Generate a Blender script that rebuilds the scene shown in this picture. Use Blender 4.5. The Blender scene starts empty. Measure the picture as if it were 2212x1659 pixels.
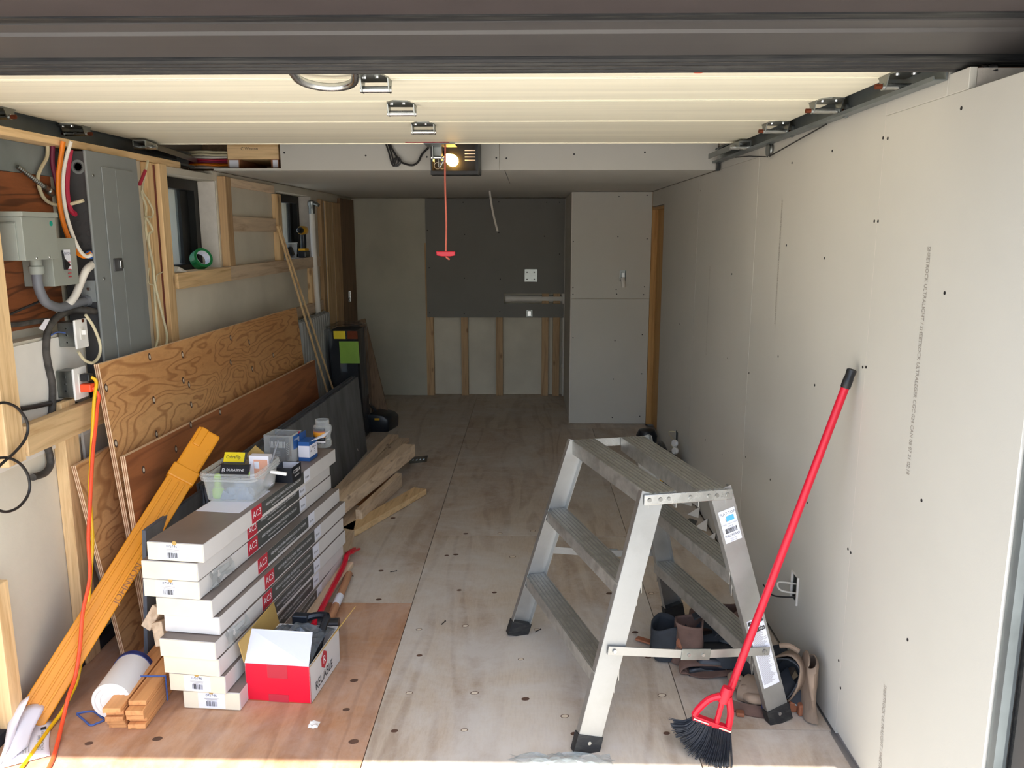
import bpy, bmesh, math, random
from mathutils import Vector, Matrix, Quaternion
V = Vector
random.seed(7)
C = bpy.context.scene.collection
# ---------------------------------------------------------------- camera
FPX, CX, CY, CAMH = 1740.0, 1106.0, 829.5, 1.6
TH = math.atan(327.5 / FPX)
PS = math.atan(36 * math.cos(TH) / FPX)
Fw = V((-math.sin(PS) * math.cos(TH), math.cos(PS) * math.cos(TH), -math.sin(TH)))
Rt = V((math.cos(PS), math.sin(PS), 0))
Up = Rt.cross(Fw)
CAM = V((0, 0, CAMH))
cd = bpy.data.cameras.new('camera')
cam = bpy.data.objects.new('camera', cd)
C.objects.link(cam)
cd.sensor_fit = 'HORIZONTAL'
cd.sensor_width = 36
cd.lens = 36 * FPX / 2212
cd.clip_start = 0.05
cam.matrix_world = Matrix(((Rt.x, Up.x, -Fw.x, 0), (Rt.y, Up.y, -Fw.y, 0), (Rt.z, Up.z, -Fw.z, CAMH), (0, 0, 0, 1)))
bpy.context.scene.camera = cam
# ---------------------------------------------------------------- sky, sun, exposure
w = bpy.data.worlds.new('sky')
bpy.context.scene.world = w
w.use_nodes = True
nt = w.node_tree
bg = nt.nodes['Background']
sk = nt.nodes.new('ShaderNodeTexSky')
sk.sky_type = 'NISHITA'
sk.sun_disc = False
sk.sun_elevation = math.radians(62.2)
sk.sun_rotation = math.radians(174.5)
sk.dust_density = 2.0
sk.air_density = 1.0
nt.links.new(sk.outputs['Color'], bg.inputs['Color'])
bg.inputs['Strength'].default_value = 0.22
sl = bpy.data.lights.new('sun_offscreen', 'SUN')
sl.energy = 6.5
sl.angle = math.radians(0.6)
sl.color = (1.0, 0.97, 0.91)
sun = bpy.data.objects.new('sun_offscreen', sl)
C.objects.link(sun)
SUN_DIR = V((-0.05, 0.524, -1.0)).normalized()      # direction in which the light travels
sun.rotation_euler = SUN_DIR.to_track_quat('-Z', 'Y').to_euler()
sun.location = (0, -4, 8)
vs = bpy.context.scene.view_settings
vs.view_transform = 'Standard'
vs.look = 'None'
vs.gamma = 1
vs.use_curve_mapping = False
vs.exposure = 1.30
bpy.context.scene.cycles.diffuse_bounces = 6
bpy.context.scene.cycles.max_bounces = 14

# ---------------------------------------------------------------- placing helpers: where a line of sight meets a real plane
def at(x, y, ax, val):
    d = Fw * FPX + Rt * (x - CX) - Up * (y - CY)
    return CAM + d * ((val - CAM[ax]) / d[ax])
def fl(x, y, z=0.0): return at(x, y, 2, z)
def wx(x, y, X): return at(x, y, 0, X)
def wy(x, y, Y): return at(x, y, 1, Y)

# ---------------------------------------------------------------- mesh builder (world coordinates)
ORG = {}
class MB:
    def __init__(s): s.v = []; s.f = []
    def add(s, vs, fs):
        b = len(s.v); s.v += [V(a) for a in vs]; s.f += [[b + i for i in f] for f in fs]; return s
    def box(s, x0, x1, y0, y1, z0, z1):
        return s.add([(x0, y0, z0), (x1, y0, z0), (x1, y1, z0), (x0, y1, z0), (x0, y0, z1), (x1, y0, z1), (x1, y1, z1), (x0, y1, z1)],
                     [(0, 3, 2, 1), (4, 5, 6, 7), (0, 1, 5, 4), (1, 2, 6, 5), (2, 3, 7, 6), (3, 0, 4, 7)])
    def obox(s, c, a, b, n):          # centre and three half vectors
        c = V(c); a = V(a); b = V(b); n = V(n)
        if a.cross(b).dot(n) < 0: n = -n
        return s.add([c - a - b - n, c + a - b - n, c + a + b - n, c - a + b - n, c - a - b + n, c + a - b + n, c + a + b + n, c - a + b + n],
                     [(0, 3, 2, 1), (4, 5, 6, 7), (0, 1, 5, 4), (1, 2, 6, 5), (2, 3, 7, 6), (3, 0, 4, 7)])
    def beam(s, p0, p1, wd, ht, up=(0, 0, 1)):   # bar from p0 to p1, wd across, ht along up
        p0 = V(p0); p1 = V(p1); d = (p1 - p0); u = V(up); dn = d.normalized()
        sd = dn.cross(u).normalized(); u = sd.cross(dn).normalized()
        return s.obox((p0 + p1) / 2, d / 2, sd * wd / 2, u * ht / 2)
    def prism(s, poly, ext):
        n = len(poly); e = V(ext); a = [V(p) for p in poly]
        nor = V((0, 0, 0))
        for i in range(n): nor += a[i].cross(a[(i + 1) % n])
        if nor.dot(e) < 0: a.reverse()
        fs = [list(range(n))[::-1], [n + i for i in range(n)]]
        for i in range(n):
            j = (i + 1) % n; fs.append((i, j, n + j, n + i))
        return s.add(a + [p + e for p in a], fs)
    def tube(s, pts, r, n=8, smooth=6, r1=None, flat=1.0):
        pts = [V(p) for p in pts]
        if smooth and len(pts) > 2: pts = spline(pts, smooth)
        m = len(pts); rings = []; prev = None
        for i, p in enumerate(pts):
            t = (pts[min(i + 1, m - 1)] - pts[max(i - 1, 0)]).normalized()
            if prev is None:
                prev = t.orthogonal().normalized()
            prev = (prev - t * prev.dot(t))
            prev = prev.normalized() if prev.length > 1e-6 else t.orthogonal().normalized()
            b = t.cross(prev)
            rr = r if r1 is None else r + (r1 - r) * i / (m - 1)
            rings.append([p + prev * math.cos(2 * math.pi * k / n) * rr + b * math.sin(2 * math.pi * k / n) * rr * flat for k in range(n)])
        vs = [q for rg in rings for q in rg]; fs = []
        for i in range(m - 1):
            for k in range(n):
                k2 = (k + 1) % n; fs.append((i * n + k, i * n + k2, (i + 1) * n + k2, (i + 1) * n + k))
        fs.append(list(range(n))[::-1]); fs.append([(m - 1) * n + k for k in range(n)])
        return s.add(vs, fs)
    def lathe(s, o, ax, prof, n=20, cap0=True, cap1=True):   # prof: (radius, distance along axis)
        o = V(o); ax = V(ax).normalized(); a = ax.orthogonal().normalized(); b = ax.cross(a)
        vs = []; fs = []
        for r, t in prof:
            for k in range(n):
                g = 2 * math.pi * k / n; vs.append(o + ax * t + a * math.cos(g) * r + b * math.sin(g) * r)
        m = len(prof)
        for i in range(m - 1):
            for k in range(n):
                k2 = (k + 1) % n; fs.append((i * n + k, i * n + k2, (i + 1) * n + k2, (i + 1) * n + k))
        if cap0: fs.append(list(range(n))[::-1])
        if cap1: fs.append([(m - 1) * n + k for k in range(n)])
        return s.add(vs, fs)
    def disc(s, c, n, r, th=0.0015, seg=10, ratio=1.0, along=None):
        n = V(n).normalized(); a = V(along).normalized() if along else n.orthogonal().normalized(); a = (a - n * a.dot(n)).normalized(); b = n.cross(a); c = V(c)
        ring = [c + a * math.cos(2 * math.pi * k / seg) * r + b * math.sin(2 * math.pi * k / seg) * r * ratio for k in range(seg)]
        return s.add(ring + [p + n * th for p in ring], [list(range(seg))[::-1], [seg + k for k in range(seg)]] + [(k, (k + 1) % seg, seg + (k + 1) % seg, seg + k) for k in range(seg)])
    def grid(s, rows, closed=False, thick=None):     # rows: list of lists of points (a sheet)
        m = len(rows); n = len(rows[0]); vs = [V(p) for r in rows for p in r]; fs = []
        for i in range(m - 1):
            for k in range(n if closed else n - 1):
                k2 = (k + 1) % n; fs.append((i * n + k, i * n + k2, (i + 1) * n + k2, (i + 1) * n + k))
        return s.add(vs, fs)
    def build(s, name, m, parent=None, bevel=0, seg=2, smooth=False, solid=0, loc=None, sub=0):
        me = bpy.data.meshes.new(name)
        if parent is not None: o0 = ORG[parent.name]
        elif loc is not None: o0 = V(loc)
        else:
            xs = [p.x for p in s.v]; ys = [p.y for p in s.v]; zs = [p.z for p in s.v]
            o0 = V(((min(xs) + max(xs)) / 2, (min(ys) + max(ys)) / 2, min(zs)))
        me.from_pydata([tuple(p - o0) for p in s.v], [], s.f)
        if bevel:
            bm = bmesh.new(); bm.from_mesh(me)
            es = [e for e in bm.edges if len(e.link_faces) == 2 and e.calc_face_angle(0) > 0.5]
            bmesh.ops.bevel(bm, geom=es, offset=bevel, segments=seg, profile=0.5, affect='EDGES', clamp_overlap=True)
            bm.to_mesh(me); bm.free()
        me.materials.append(m if not isinstance(m, str) else M[m])
        if smooth:
            me.polygons.foreach_set('use_smooth', [True] * len(me.polygons))
            try: me.set_sharp_from_angle(angle=math.radians(40))
            except Exception: pass
        ob = bpy.data.objects.new(name, me); C.objects.link(ob)
        if parent is not None: ob.parent = parent
        else: ob.location = o0
        ORG[ob.name] = o0
        if solid:
            md = ob.modifiers.new('thickness', 'SOLIDIFY'); md.thickness = solid; md.offset = 0
        if sub:
            md = ob.modifiers.new('smooth', 'SUBSURF'); md.levels = sub; md.render_levels = sub
        return ob
def spline(p, k):
    out = []
    for i in range(len(p) - 1):
        a = p[max(i - 1, 0)]; b = p[i]; c = p[i + 1]; d = p[min(i + 2, len(p) - 1)]
        for j in range(k):
            t = j / k; t2 = t * t; t3 = t2 * t
            out.append(0.5 * ((2 * b) + (c - a) * t + (2 * a - 5 * b + 4 * c - d) * t2 + (3 * b - a - 3 * c + d) * t3))
    out.append(p[-1]); return out
def tag(o, label=None, cat=None, group=None, kind=None):
    if label: o['label'] = label
    if cat: o['category'] = cat
    if group: o['group'] = group
    if kind: o['kind'] = kind
    return o
def thing(name, label, cat, loc, group=None):
    o = bpy.data.objects.new(name, None); C.objects.link(o)
    o.location = loc; o.empty_display_size = 0.05; ORG[o.name] = V(loc)
    return tag(o, label, cat, group)
def struct(name, mb, m, **k):
    return tag(mb.build(name, m, loc=(0, 0, 0), **k), kind='structure')
def txt(s, size, o, xd, yd, m, parent, name='lettering', align='CENTER', th=0.0006, sx=1.0):
    """flat printed words: baseline centre o, reading direction xd, letter-up yd"""
    cu = bpy.data.curves.new(name, 'FONT'); cu.body = s; cu.size = size; cu.align_x = align; cu.align_y = 'CENTER'; cu.resolution_u = 2
    tmp = bpy.data.objects.new('tmp', cu); C.objects.link(tmp)
    dg = bpy.context.evaluated_depsgraph_get()
    me = bpy.data.meshes.new_from_object(tmp.evaluated_get(dg)); bpy.data.objects.remove(tmp); bpy.data.curves.remove(cu)
    xd = V(xd).normalized(); yd = V(yd); yd = (yd - xd * yd.dot(xd)).normalized(); n = xd.cross(yd); o = V(o) - ORG[parent.name] + n * th
    for v in me.vertices: v.co = o + xd * v.co.x * sx + yd * v.co.y
    me.materials.clear(); me.materials.append(M[m] if isinstance(m, str) else m)
    ob = bpy.data.objects.new(name, me); C.objects.link(ob); ob.parent = parent; ORG[ob.name] = ORG[parent.name]
    return ob

# ---------------------------------------------------------------- materials
M = {}
def lin(c): return tuple(((v / 255) / 12.92 if v <= 10 else (((v / 255) + 0.055) / 1.055) ** 2.4) for v in c) + (1,)
def base(name, rough, metal):
    m = bpy.data.materials.new(name); m.use_nodes = True; n = m.node_tree.nodes; b = n['Principled BSDF']
    b.inputs['Roughness'].default_value = rough; b.inputs['Metallic'].default_value = metal
    M[name] = m; return m, m.node_tree, b
def coords(t, stretch):
    tc = t.nodes.new('ShaderNodeTexCoord'); mp = t.nodes.new('ShaderNodeMapping'); mp.inputs['Scale'].default_value = stretch
    oi = t.nodes.new('ShaderNodeObjectInfo'); ad = t.nodes.new('ShaderNodeVectorMath'); ad.operation = 'ADD'
    sc = t.nodes.new('ShaderNodeVectorMath'); sc.operation = 'SCALE'; sc.inputs['Scale'].default_value = 13.0
    t.links.new(oi.outputs['Random'], sc.inputs[0]); t.links.new(tc.outputs['Object'], ad.inputs[0]); t.links.new(sc.outputs[0], ad.inputs[1])
    t.links.new(ad.outputs[0], mp.inputs['Vector']); return mp.outputs['Vector'], oi.outputs['Random']
def noise(t, vec, scale, detail=4, rough=0.55, dist=0.0):
    n = t.nodes.new('ShaderNodeTexNoise'); n.inputs['Scale'].default_value = scale; n.inputs['Detail'].default_value = detail
    n.inputs['Roughness'].default_value = rough; n.inputs['Distortion'].default_value = dist
    t.links.new(vec, n.inputs['Vector']); return n.outputs['Fac']
def ramp(t, fac, stops):
    r = t.nodes.new('ShaderNodeValToRGB'); e = r.color_ramp.elements
    while len(e) < len(stops): e.new(0.5)
    for k, (p, c) in enumerate(stops): e[k].position = p; e[k].color = c
    t.links.new(fac, r.inputs['Fac']); return r.outputs['Color']
def mix(t, fac, a, b, mode='MIX'):
    m = t.nodes.new('ShaderNodeMix'); m.data_type = 'RGBA'; m.blend_type = mode; m.clamp_factor = True
    if isinstance(fac, (int, float)): m.inputs[0].default_value = fac
    else: t.links.new(fac, m.inputs[0])
    for i, q in ((6, a), (7, b)):
        if isinstance(q, tuple): m.inputs[i].default_value = q
        else: t.links.new(q, m.inputs[i])
    return m.outputs[2]
def math_(t, op, a, b=0.0):
    m = t.nodes.new('ShaderNodeMath'); m.operation = op
    for i, q in ((0, a), (1, b)):
        if isinstance(q, (int, float)): m.inputs[i].default_value = q
        else: t.links.new(q, m.inputs[i])
    return m.outputs[0]
def bump(t, b, h, s, dist=0.002):
    n = t.nodes.new('ShaderNodeBump'); n.inputs['Strength'].default_value = s; n.inputs['Distance'].default_value = dist
    t.links.new(h, n.inputs['Height']); t.links.new(n.outputs['Normal'], b.inputs['Normal'])
def plain(name, c, rough=0.5, metal=0.0, var=0.12, scale=6.0, bmp=0.0, bsc=60.0, stretch=(1, 1, 1), c2=None):
    m, t, b = base(name, rough, metal); c = lin(c); vec, rnd = coords(t, stretch)
    f = noise(t, vec, scale)
    d = tuple(v * (1 - var * 1.6) for v in c[:3]) + (1,) if c2 is None else lin(c2)
    u = tuple(min(1, v * (1 + var)) for v in c[:3]) + (1,)
    t.links.new(ramp(t, f, [(0.3, d), (0.55, c), (0.75, u)]), b.inputs['Base Color'])
    if bmp: bump(t, b, noise(t, vec, bsc, 3), bmp)
    return m
def pine(name, c1, c2, axis):
    st = [22, 22, 22]; st[axis] = 1.3
    m, t, b = base(name, 0.62, 0); vec, rnd = coords(t, tuple(st))
    f = noise(t, vec, 1.6, 5, 0.6, 0.8); col = ramp(t, f, [(0.3, lin(c2)), (0.5, lin(c1)), (0.7, tuple(min(1, q * 1.15) for q in lin(c1)[:3]) + (1,))])
    st2 = [5, 5, 5]; st2[axis] = 2.2; v2, r2 = coords(t, tuple(st2))
    vo = t.nodes.new('ShaderNodeTexVoronoi'); vo.inputs['Scale'].default_value = 1.7; t.links.new(v2, vo.inputs['Vector'])
    k = ramp(t, vo.outputs['Distance'], [(0.05, (1, 1, 1, 1)), (0.13, (0, 0, 0, 1))])
    col = mix(t, math_(t, 'MULTIPLY', k, 0.65), col, lin((104, 62, 32)))
    v = t.nodes.new('ShaderNodeHueSaturation'); t.links.new(math_(t, 'ADD', math_(t, 'MULTIPLY', r2, 0.35), 0.82), v.inputs['Value']); t.links.new(col, v.inputs['Color'])
    t.links.new(v.outputs['Color'], b.inputs['Base Color']); bump(t, b, f, 0.15); return m
def plywood(name, c1, c2, c3, stretch, freq, dust=0.0, dustc=(205, 200, 195), contrast=0.55, rough=0.6, fsc=9.0, thin=0.55):
    m, t, b = base(name, rough, 0); vec, rnd = coords(t, stretch)
    f = noise(t, vec, 1.0, 3, 0.5, 0.35)
    rings = math_(t, 'SINE', math_(t, 'MULTIPLY', f, freq))
    rings = math_(t, 'MULTIPLY', math_(t, 'ADD', rings, 1.0), 0.5)
    big = noise(t, vec, 0.7, 2)
    c0 = ramp(t, big, [(0.3, lin(c2)), (0.65, lin(c1))])
    r2 = ramp(t, rings, [(thin, (0, 0, 0, 1)), (1.0, (1, 1, 1, 1))])
    fine = noise(t, vec, fsc, 6, 0.75)
    col = mix(t, math_(t, 'MULTIPLY', r2, contrast), c0, lin(c3))
    col = mix(t, math_(t, 'MULTIPLY', ramp(t, fine, [(0.45, (0, 0, 0, 1)), (0.75, (1, 1, 1, 1))]), 0.35), col, lin(c3))
    if dust:
        v2, _ = coords(t, (1, 1, 1)); dn = noise(t, v2, 2.3, 8, 0.72, 0.8); d2 = noise(t, v2, 14, 5, 0.75)
        dm = ramp(t, math_(t, 'ADD', math_(t, 'MULTIPLY', dn, 0.75), math_(t, 'MULTIPLY', d2, 0.25)), [(0.42, (0, 0, 0, 1)), (0.62, (1, 1, 1, 1))])
        col = mix(t, math_(t, 'MULTIPLY', dm, dust), col, lin(dustc))
    t.links.new(col, b.inputs['Base Color']); bump(t, b, fine, 0.12); return m
def metal(name, c, rough, var=0.25, scale=12, stretch=(1, 1, 1)):
    m, t, b = base(name, rough, 1.0); vec, r = coords(t, stretch); f = noise(t, vec, scale, 5, 0.65); c = lin(c)
    t.links.new(ramp(t, f, [(0.3, tuple(v * (1 - var) for v in c[:3]) + (1,)), (0.6, c)]), b.inputs['Base Color'])
    t.links.new(math_(t, 'ADD', math_(t, 'MULTIPLY', f, 0.3), rough - 0.15), b.inputs['Roughness']); return m
def clear(name, c, rough=0.05, alpha=0.25, gloss=0.5):
    m = bpy.data.materials.new(name); m.use_nodes = True; t = m.node_tree; t.nodes.clear(); M[name] = m
    o = t.nodes.new('ShaderNodeOutputMaterial'); a = t.nodes.new('ShaderNodeBsdfTransparent'); p = t.nodes.new('ShaderNodeBsdfPrincipled'); x = t.nodes.new('ShaderNodeMixShader')
    p.inputs['Base Color'].default_value = lin(c); p.inputs['Roughness'].default_value = rough; p.inputs['Specular IOR Level'].default_value = gloss
    vec, r = coords(t, (1, 1, 1)); lw = t.nodes.new('ShaderNodeLayerWeight'); lw.inputs['Blend'].default_value = 0.35
    f = math_(t, 'MINIMUM', math_(t, 'ADD', alpha, math_(t, 'MULTIPLY', lw.outputs['Facing'], 0.45)), 1.0)
    t.links.new(f, x.inputs[0]); t.links.new(a.outputs[0], x.inputs[1]); t.links.new(p.outputs[0], x.inputs[2]); t.links.new(x.outputs[0], o.inputs[0]); return m
plain('drywall', (196, 193, 184), 0.85, 0, 0.03, 1.5, 0.08, 220)
plain('drywall_edge', (214, 208, 200), 0.9, 0, 0.06, 20)
plain('grey_board', (128, 126, 121), 0.9, 0, 0.03, 3)
plain('plaster', (182, 178, 162), 0.9, 0, 0.08, 2.2, 0.2, 40)
plain('plaster_white', (214, 207, 190), 0.9, 0, 0.07, 3, 0.25, 60)
plain('concrete', (178, 172, 164), 0.95, 0, 0.12, 4, 0.6, 70)
plain('driveway', (184, 180, 172), 0.95, 0, 0.08, 3)
plain('roof_dark', (70, 66, 62), 0.9)
plain('siding', (120, 128, 128), 0.8)
plain('fence_grey', (118, 128, 134), 0.8, 0, 0.2, 3)
plain('foundation_dark', (44, 44, 50), 0.95, 0, 0.3, 12)
pine('pine_x', (214, 182, 136), (186, 148, 100), 0)
pine('pine_y', (214, 182, 136), (186, 148, 100), 1)
pine('pine_z', (214, 182, 136), (186, 148, 100), 2)
pine('pine_old_y', (226, 202, 172), (198, 168, 136), 1)
pine('pine_old_z', (190, 156, 114), (156, 120, 82), 2)
pine('cedar_y', (206, 148, 94), (178, 116, 66), 1)
pine('door_wood', (196, 150, 88), (172, 124, 66), 2)
pine('dark_wood', (118, 92, 66), (84, 62, 44), 2)
pine('hammer_wood', (166, 120, 88), (138, 94, 66), 1)
plywood('ply_floor', (197, 184, 165), (179, 160, 140), (136, 112, 92), (3.2, 0.45, 3), 40, 0.72, (204, 199, 191), 0.4, fsc=34.0, thin=0.65)
plywood('ply_floor_orange', (190, 148, 112), (176, 128, 94), (132, 86, 56), (3.2, 0.55, 3), 44, 0.45, (196, 178, 166), 0.4, fsc=30.0, thin=0.65)
plywood('ply_sheet', (222, 172, 116), (208, 150, 94), (150, 92, 48), (1.3, 0.9, 3.2), 150, 0, contrast=0.6, fsc=16.0, thin=0.72)
plywood('ply_red', (178, 114, 70), (156, 92, 54), (106, 58, 34), (1.2, 0.5, 5.0), 44, 0, contrast=0.45)
plywood('ply_board', (146, 84, 46), (122, 68, 36), (70, 36, 18), (0.8, 1.0, 7.0), 60, 0, contrast=0.7)
plain('ply_edge_light', (226, 196, 160), 0.7, 0, 0.08, 30)
plain('ply_edge_dark', (150, 100, 66), 0.7, 0, 0.1, 30)
plain('knot', (92, 66, 52), 0.7, 0, 0.2, 30)
plain('knot_light', (214, 200, 178), 0.7, 0, 0.08, 30)
plain('screw_dark', (30, 28, 30), 0.5)
plain('print_grey', (150, 142, 132), 0.8)
plain('print_dark', (48, 48, 50), 0.7)
plain('white_print', (238, 238, 240), 0.6)
plain('door_cream', (240, 234, 212), 0.55, 0, 0.07, 2.2, 0.1, 20, (0.35, 9, 9))
metal('galv', (150, 154, 152), 0.36)
metal('galv_bright', (196, 198, 198), 0.26)
plain('track_steel', (112, 118, 118), 0.4, 0.35, 0.15, 8)
metal('alu', (182, 182, 180), 0.5, 0.16, 9)
metal('alu_worn', (196, 196, 192), 0.52, 0.3, 26)
metal('rust', (128, 72, 52), 0.7)
plain('clad_grey', (68, 65, 64), 0.5, 0, 0.05)
plain('clad_brown', (56, 48, 48), 0.7, 0, 0.08)
plain('rubber', (22, 23, 26), 0.55, 0, 0.4, 14, 0.3, 40, (0.4, 6, 6), (52, 51, 48))
plain('black_plastic', (26, 27, 30), 0.42, 0, 0.15)
plain('red_plastic', (206, 16, 46), 0.35, 0, 0.05)
plain('rope_red', (206, 110, 92), 0.8)
plain('white_plastic', (232, 230, 226), 0.4, 0, 0.03)
plain('cable_white', (214, 208, 198), 0.5, 0, 0.05)
plain('cable_cream', (204, 194, 162), 0.55, 0, 0.15, 10)
plain('cable_black', (38, 36, 36), 0.45, 0, 0.15)
plain('cable_dusty', (70, 66, 62), 0.7, 0, 0.35, 30)
plain('cable_orange', (244, 134, 18), 0.45, 0, 0.05)
plain('cable_red', (168, 34, 62), 0.5, 0, 0.08)
plain('cable_maroon', (122, 32, 66), 0.5, 0, 0.08)
plain('cord_orange', (240, 84, 44), 0.45, 0, 0.05)
plain('cord_yellow', (236, 186, 22), 0.45, 0, 0.05)
plain('panel_grey', (124, 128, 128), 0.5, 0, 0.03)
plain('panel_dark', (66, 66, 68), 0.45, 0, 0.12, 10)
plain('box_grey', (146, 150, 142), 0.5, 0, 0.04)
plain('conduit_grey', (112, 114, 120), 0.5, 0, 0.06)
plain('blue_plastic', (42, 92, 170), 0.5)
plain('green_dot', (10, 150, 130), 0.5)
plain('copper', (118, 62, 48), 0.5, 0.3)
plain('yellow_case', (222, 144, 20), 0.42, 0, 0.06, 3)
plain('charcoal', (112, 114, 116), 0.75, 0, 0.25, 8, 0.15, 40, (1, 1, 0.3))
plain('charcoal_edge', (88, 94, 104), 0.7, 0, 0.15, 20)
plain('foam_black', (26, 28, 34), 0.8)
plain('box_white', (214, 210, 206), 0.5, 0, 0.04)
plain('box_cream', (226, 216, 192), 0.4, 0, 0.06, 8, 0.25, 14)
plain('box_taupe', (126, 114, 106), 0.42, 0, 0.12, 5)
plain('band_grey', (74, 76, 74), 0.45, 0, 0.1, 6)
plain('label_red', (188, 44, 60), 0.45, 0, 0.06)
plain('label_white', (226, 228, 238), 0.5, 0, 0.02)
plain('reliable_red', (226, 8, 48), 0.4, 0, 0.05)
plain('kraft', (184, 150, 84), 0.8, 0, 0.08, 6)
plain('paper', (232, 230, 238), 0.7, 0, 0.02)
plain('lid_blue', (40, 52, 108), 0.5)
plain('strap_blue', (70, 96, 160), 0.6)
plain('tape_green', (20, 118, 62), 0.45)
plain('leather_brown', (104, 80, 70), 0.85, 0, 0.25, 12, 0.3, 50)
plain('leather_tan', (142, 122, 104), 0.9, 0, 0.18, 9, 0.3, 50)
plain('leather_rust', (146, 90, 62), 0.7, 0, 0.2, 9)
plain('webbing_black', (40, 44, 50), 0.75, 0, 0.2, 16)
plain('glove_tan', (166, 142, 120), 0.8, 0, 0.16, 8, 0.3, 30)
plain('bristle', (40, 44, 52), 0.6, 0, 0.3, 20)
plain('radiator', (150, 150, 146), 0.5, 0, 0.06)
plain('drill_yellow', (218, 164, 30), 0.45)
plain('blue_box', (44, 92, 158), 0.5)
plain('orange_label', (240, 160, 40), 0.5)
plain('salmon', (220, 160, 132), 0.5)
plain('yellow_print', (242, 216, 20), 0.5)
plain('lime', (170, 214, 80), 0.5)
plain('grass_label', (126, 166, 48), 0.5)
plain('bag_blue', (120, 136, 160), 0.35, 0, 0.1)
plain('tape_blue', (90, 176, 226), 0.5)
plain('white_paper', (224, 220, 212), 0.8, 0, 0.05)
plain('window_black', (20, 22, 22), 0.5, 0, 0.3, 8)
plain('plastic_tan', (206, 196, 150), 0.5)
plain('tool_black', (26, 30, 38), 0.35, 0, 0.25, 8)
clear('tub', (232, 236, 236), 0.25, 0.13)
clear('glass_clear', (226, 230, 230), 0.05, 0.10)
clear('bag_clear', (150, 160, 162), 0.12, 0.25, 0.8)
clear('wrap', (96, 104, 112), 0.15, 0.55, 0.9)
clear('wrap_thin', (70, 76, 84), 0.1, 0.08, 0.9)
clear('window_glass', (180, 200, 205), 0.03, 0.08)
def emis(name, c, s):
    m, t, b = base(name, 0.3, 0); vec, rnd = coords(t, (1, 1, 1)); b.inputs['Base Color'].default_value = lin(c)
    b.inputs['Emission Color'].default_value = lin(c); b.inputs['Emission Strength'].default_value = s; return m
emis('bulb_glow', (255, 190, 90), 9.0)
# ================================================================ THE SETTING
XR, XL, YB, ZC = 1.0, -1.70, 7.95, 1.925
def holes(pix, parent, plane, axis, n, r=0.0045, name='screw', m='screw_dark'):
    for (x, y) in pix:
        p = at(x, y, axis, plane); MB().disc(p, n, r, 0.0012, 8).build(name, m, parent)
def holed(x0, x1, y0, y1, z0, z1, cuts):
    """slab lying in the Y-Z plane with real rectangular openings (ya, yb, za, zb)"""
    ysx = sorted({y0, y1} | {q for c in cuts for q in c[:2]}); zsx = sorted({z0, z1} | {q for c in cuts for q in c[2:]}); mb = MB()
    for i in range(len(ysx) - 1):
        for j in range(len(zsx) - 1):
            ym, zm = (ysx[i] + ysx[i + 1]) / 2, (zsx[j] + zsx[j + 1]) / 2
            if not any(c[0] < ym < c[1] and c[2] < zm < c[3] for c in cuts): mb.box(x0, x1, ysx[i], ysx[i + 1], zsx[j], zsx[j + 1])
    return mb
def swapxy(mb): mb.v = [V((p.y, p.x, p.z)) for p in mb.v]; mb.f = [f[::-1] for f in mb.f]; return mb
_p = wx(1718, 1270, 1.0); CUT1 = (_p.y - 0.03, _p.y + 0.03, _p.z - 0.05, _p.z + 0.05)
_p = wx(1460, 958, 1.0); CUT2 = (_p.y - 0.06, _p.y + 0.02, _p.z - 0.03, _p.z + 0.09)
_a = wy(1339, 584, 6.68); _b = wy(1352, 608, 6.68); CUT3 = (_a.x, _b.x, _b.z, _a.z)          # in X-Z
_a = wy(1137, 670, 7.845); _b = wy(1150, 691, 7.845); CUT4 = (_a.x, _b.x, max(_b.z, wy(1215, 686, 7.85).z + 0.004), _a.z)
def steel_box(c, f0, depth, axis, m='galv', t=0.002):
    """open electrical box set into a wall: four sides and a back behind the opening c"""
    mb = MB(); a, b, z0, z1 = c; f1 = f0 + depth
    for (u0, u1, w0, w1, d0) in ((a, a + t, z0, z1, f0), (b - t, b, z0, z1, f0), (a + t, b - t, z0, z0 + t, f0), (a + t, b - t, z1 - t, z1, f0), (a + t, b - t, z0 + t, z1 - t, f1 - t)):
        if axis == 0: mb.box(d0, f1, u0, u1, w0, w1)
        else: mb.box(u0, u1, d0, f1, w0, w1)
    return mb
# ground outside and floor
struct('ground', MB().box(-30, 30, -30, 30, -0.35, -0.14), 'driveway')
floor = struct('floor', MB().box(-2.0, 1.15, 2.12, 8.1, -0.14, -0.020), 'concrete')
g = 0.0016
for (x0, x1, y0, y1, m) in ((-1.665, -0.505, 2.13, 3.29, 'ply_floor_orange'), (-1.665, -0.505, 3.29, 5.70, 'ply_floor'), (-1.695, -0.505, 5.70, 7.95, 'ply_floor'),
                            (-0.505, 0.535, 2.13, 4.10, 'ply_floor'), (-0.505, 0.535, 4.10, 6.52, 'ply_floor'), (-0.505, 0.99, 6.52, 7.95, 'ply_floor'),
                            (0.535, 0.988, 2.13, 2.40, 'ply_floor'), (0.535, 0.996, 2.40, 3.95, 'ply_floor'), (0.535, 0.998, 3.95, 6.52, 'ply_floor')):
    MB().box(x0 + g, x1 - g, y0 + g, y1 - g, -0.0195, 0).build('plywood_sheet', m, floor)
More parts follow.
